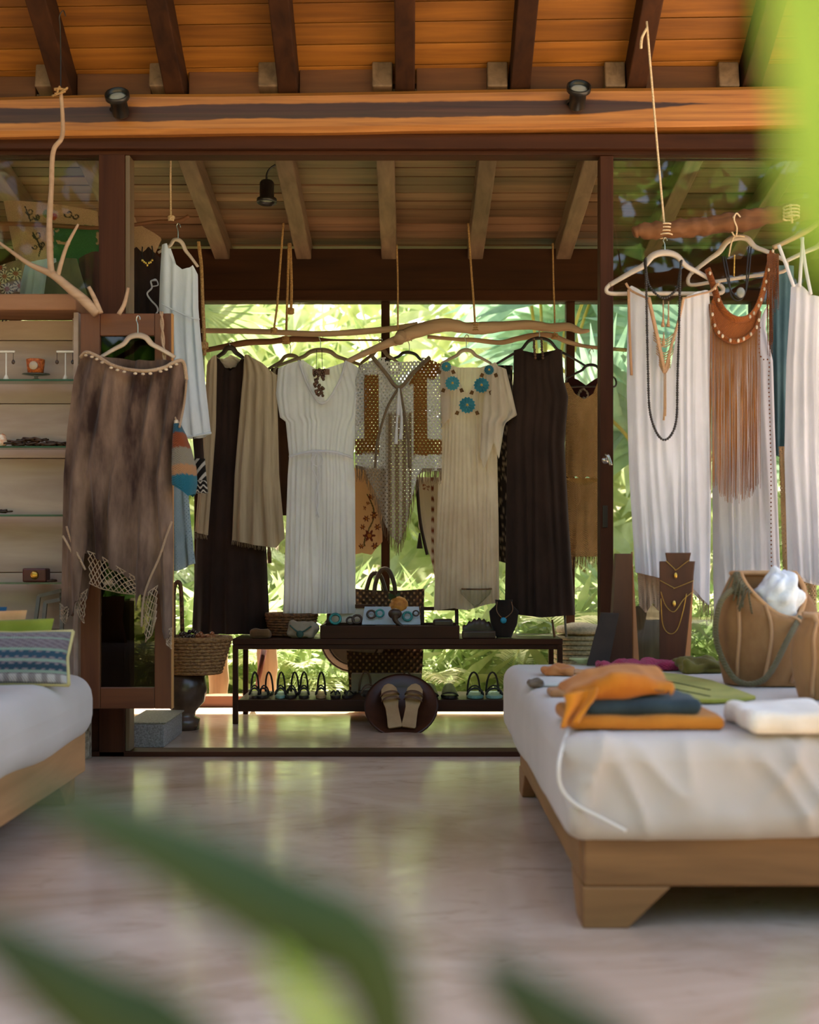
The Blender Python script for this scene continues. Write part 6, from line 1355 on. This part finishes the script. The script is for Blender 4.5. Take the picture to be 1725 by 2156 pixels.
def fan(loc, n, label, s, me):
    root = thing('fan_palm', loc, label, 'plant', 'fan palms outside')
    st = MB()
    for i in range(n):
        a = random.uniform(-1.2, 1.2); h = random.uniform(.6, 1.3)*s; p = Vector((math.sin(a)*.6*s, random.uniform(-.4, .2), h))
        MB().tube(cat([Vector(loc), Vector(loc)+p*.6+Vector((0, 0, .1)), Vector(loc)+p], 4), .012, 5).build('leaf_stalk', M_STEM, root)
        inst(root, me, 'fan_leaf', (random.uniform(-.3, .5), a*.9, random.uniform(-.5, .5)), s, p)
    return root
fan((1.0, 8.7, 1.55), 9, 'blue-green fan palm behind the right end of the driftwood rail', 1.05, FN[0])
fan((1.75, 8.0, 1.0), 8, 'blue-green fan palm between the door jamb and the hanging dresses', 1.0, FN[0])
fan((-1.85, 8.3, 1.8), 6, 'yellow-green fan palm left of the grey palm trunk', 1.0, FN[1])
for x, y, w, hgt in ((-1.30, 8.45, .085, 3.6), (1.6, 11.5, .12, 5)):
    m = MB(); m.tube([(x+.02*math.sin(i*.9), y, G+hgt*i/30) for i in range(31)], [w*(1+.10*(i % 2)) for i in range(31)], 12)
    tag(m.build('palm_trunk', M_TRUNK), 'ringed grey-brown palm trunk outside the '+('left window' if x < 0 else 'right panes'), 'tree trunk', 'palm trunks outside')
# cut logs standing just outside the glass at floor level
for X0, lab, hh in ((-1.075, 'pale cut log standing outside the glass behind the wicker basket', .36), (-.80, 'pale greyish log behind the left leg of the bench', .5)):
    m = MB(); m.tube([(X0+.004*math.sin(i*2.1), 6.72, G+.002+(hh+.13)*i/8) for i in range(9)], [.055+.004*math.sin(i*1.7) for i in range(9)], 12)
    tag(m.build('cut_log', wood('pale_bark%d' % (X0 < -1), '#a08468', '#d0b896', 'z', .85, .1, 20)), lab, 'log')
# leafy hedge closing the garden (uncountable leaves)
def leafcloud(name, boxes, n, size, mat, label, wr=.22):
    m = MB()
    for _ in range(n):
        lo, hi = random.choice(boxes)
        p = Vector([random.uniform(a, c) for a, c in zip(lo, hi)])
        a = random.uniform(0, 6.28); t = random.uniform(-1.0, 1.0); dv = Vector((math.cos(a)*math.cos(t), math.sin(a)*math.cos(t), math.sin(t))); s = size*random.uniform(.6, 1.4)
        sd = dv.cross(Vector((random.gauss(0, 1), random.gauss(0, 1), random.gauss(0, 1)))).normalized()*s*wr
        m.add([p, p+dv*s*.5+sd, p+dv*s, p+dv*s*.5-sd], [(0, 1, 2, 3)])
    return tag(m.build(name, mat, smooth=False), label, 'foliage', kind='stuff')
leafcloud('hedge_foliage', [((-7, 11.5, 0), (7, 14, 3.4)), ((-7, 12.5, 2.0), (7, 15, 6.5))], 5500, .5, M_L1, 'dense leafy green hedge closing the garden behind the windows')
leafcloud('pale_foliage', [((-6, 10.2, 0.3), (6, 10.9, 4.2))], 3200, .6, M_L2, 'pale sunlit leaves in front of the hedge', .11)
leafcloud('undergrowth', [((-4, 7.3, -.1), (4, 9.5, .5))], 9000, .34, M_L1, 'low leafy undergrowth outside the windows', .07)
leafcloud('unseen_trees', [((-16, -22, 0), (16, -15, 11)), ((-22, -15, 0), (-15, 12, 9)), ((17, -15, 0), (22, 12, 3.5))], 11000, 1.4, M_L4, 'unseen leafy trees added around the open front to screen the sky')  # out of view, added to cut the blue sky reflected in the panes

# ================================================================== plants close to the lens
M_NEAR = leafmat('near_leaf', '#142408', '#2a4210', .15, .5, .1)
M_NEARB = leafmat('near_leaf_bright', '#6f9a28', '#a9c850', .5, .5, .1)
def lance(m, pts, width, n=14):
    c = cat(pts, 6); N = len(c)
    def fn(u, v):
        k = v*(N-1); a = min(N-2, int(k)); p = c[a].lerp(c[a+1], k-a); t = (c[a+1]-c[a]).normalized()
        sd = t.cross(Vector((0, -1, .25))).normalized()
        w = width*math.sin(PI*min(1, .05+.95*v))**.75
        return p+sd*w*(u-.5)+Vector((0, abs(u-.5)*width*.35, 0))
    return m.grid(fn, 4, n)
DN = .33
sh = thing('garden_shrub', (-.02, DN, 0), 'dark long-leaved shrub out of focus in front of the floor', 'plant')
MB().tube(cat([(-.02, DN, 0), (-.03, DN, .3), (-.01, DN, .55), (.0, DN, .64)], 5), [.005, .003], 6).build('stem', M_STEM, sh)
tip = Vector((0, DN, .64))
def leafpart(pts, w, mat): lance(MB(), pts, w).build('leaf', mat, sh)
leafpart([tip, P(790, 2060, DN), P(600, 1935, DN), P(330, 1790, DN+.01), P(0, 1650, DN+.02)], .025, M_NEAR)
leafpart([tip, P(700, 2200, DN), P(640, 2110, DN-.01), P(560, 2000, DN-.01)], .010, M_NEARB)
leafpart([Vector((-.015, DN, .55)), P(420, 2330, DN), P(180, 2130, DN), P(-120, 1920, DN)], .027, M_NEAR)
leafpart([tip, P(1300, 2330, DN), P(1170, 2170, DN), P(1000, 2020, DN)], .025, M_NEAR)
leafpart([tip, P(1560, 2300, DN), P(1640, 2120, DN), P(1720, 1980, DN)], .006, leafmat('near_leaf_grey', '#7f9080', '#a0b0a0', .3))
DT = .30
tl = thing('broad_leaf_plant', (.22, DT, 0), 'bright green broad-leaved plant out of focus at the upper right', 'plant')
MB().tube(cat([(.22, DT, 0), (.21, DT, .5), (.19, DT, .8), (.165, DT, .90)], 6), [.008, .004], 7).build('stem', M_STEM, tl)
lf = MB(); lance(lf, [Vector((.165, DT, .90)), P(1850, 520, DT), P(1795, 200, DT), P(1725, -150, DT), P(1650, -420, DT)], .033, 18); lf.build('leaf', M_NEARB, tl)
lf = MB(); lance(lf, [Vector((.175, DT, .86)), P(2050, 700, DT), P(1900, 420, DT), P(1830, 240, DT)], .036, 14); lf.build('leaf', M_NEARB, tl)

# ================================================================== tidy up helper properties
for o in bpy.data.objects:
    if '_o' in o: del o['_o']
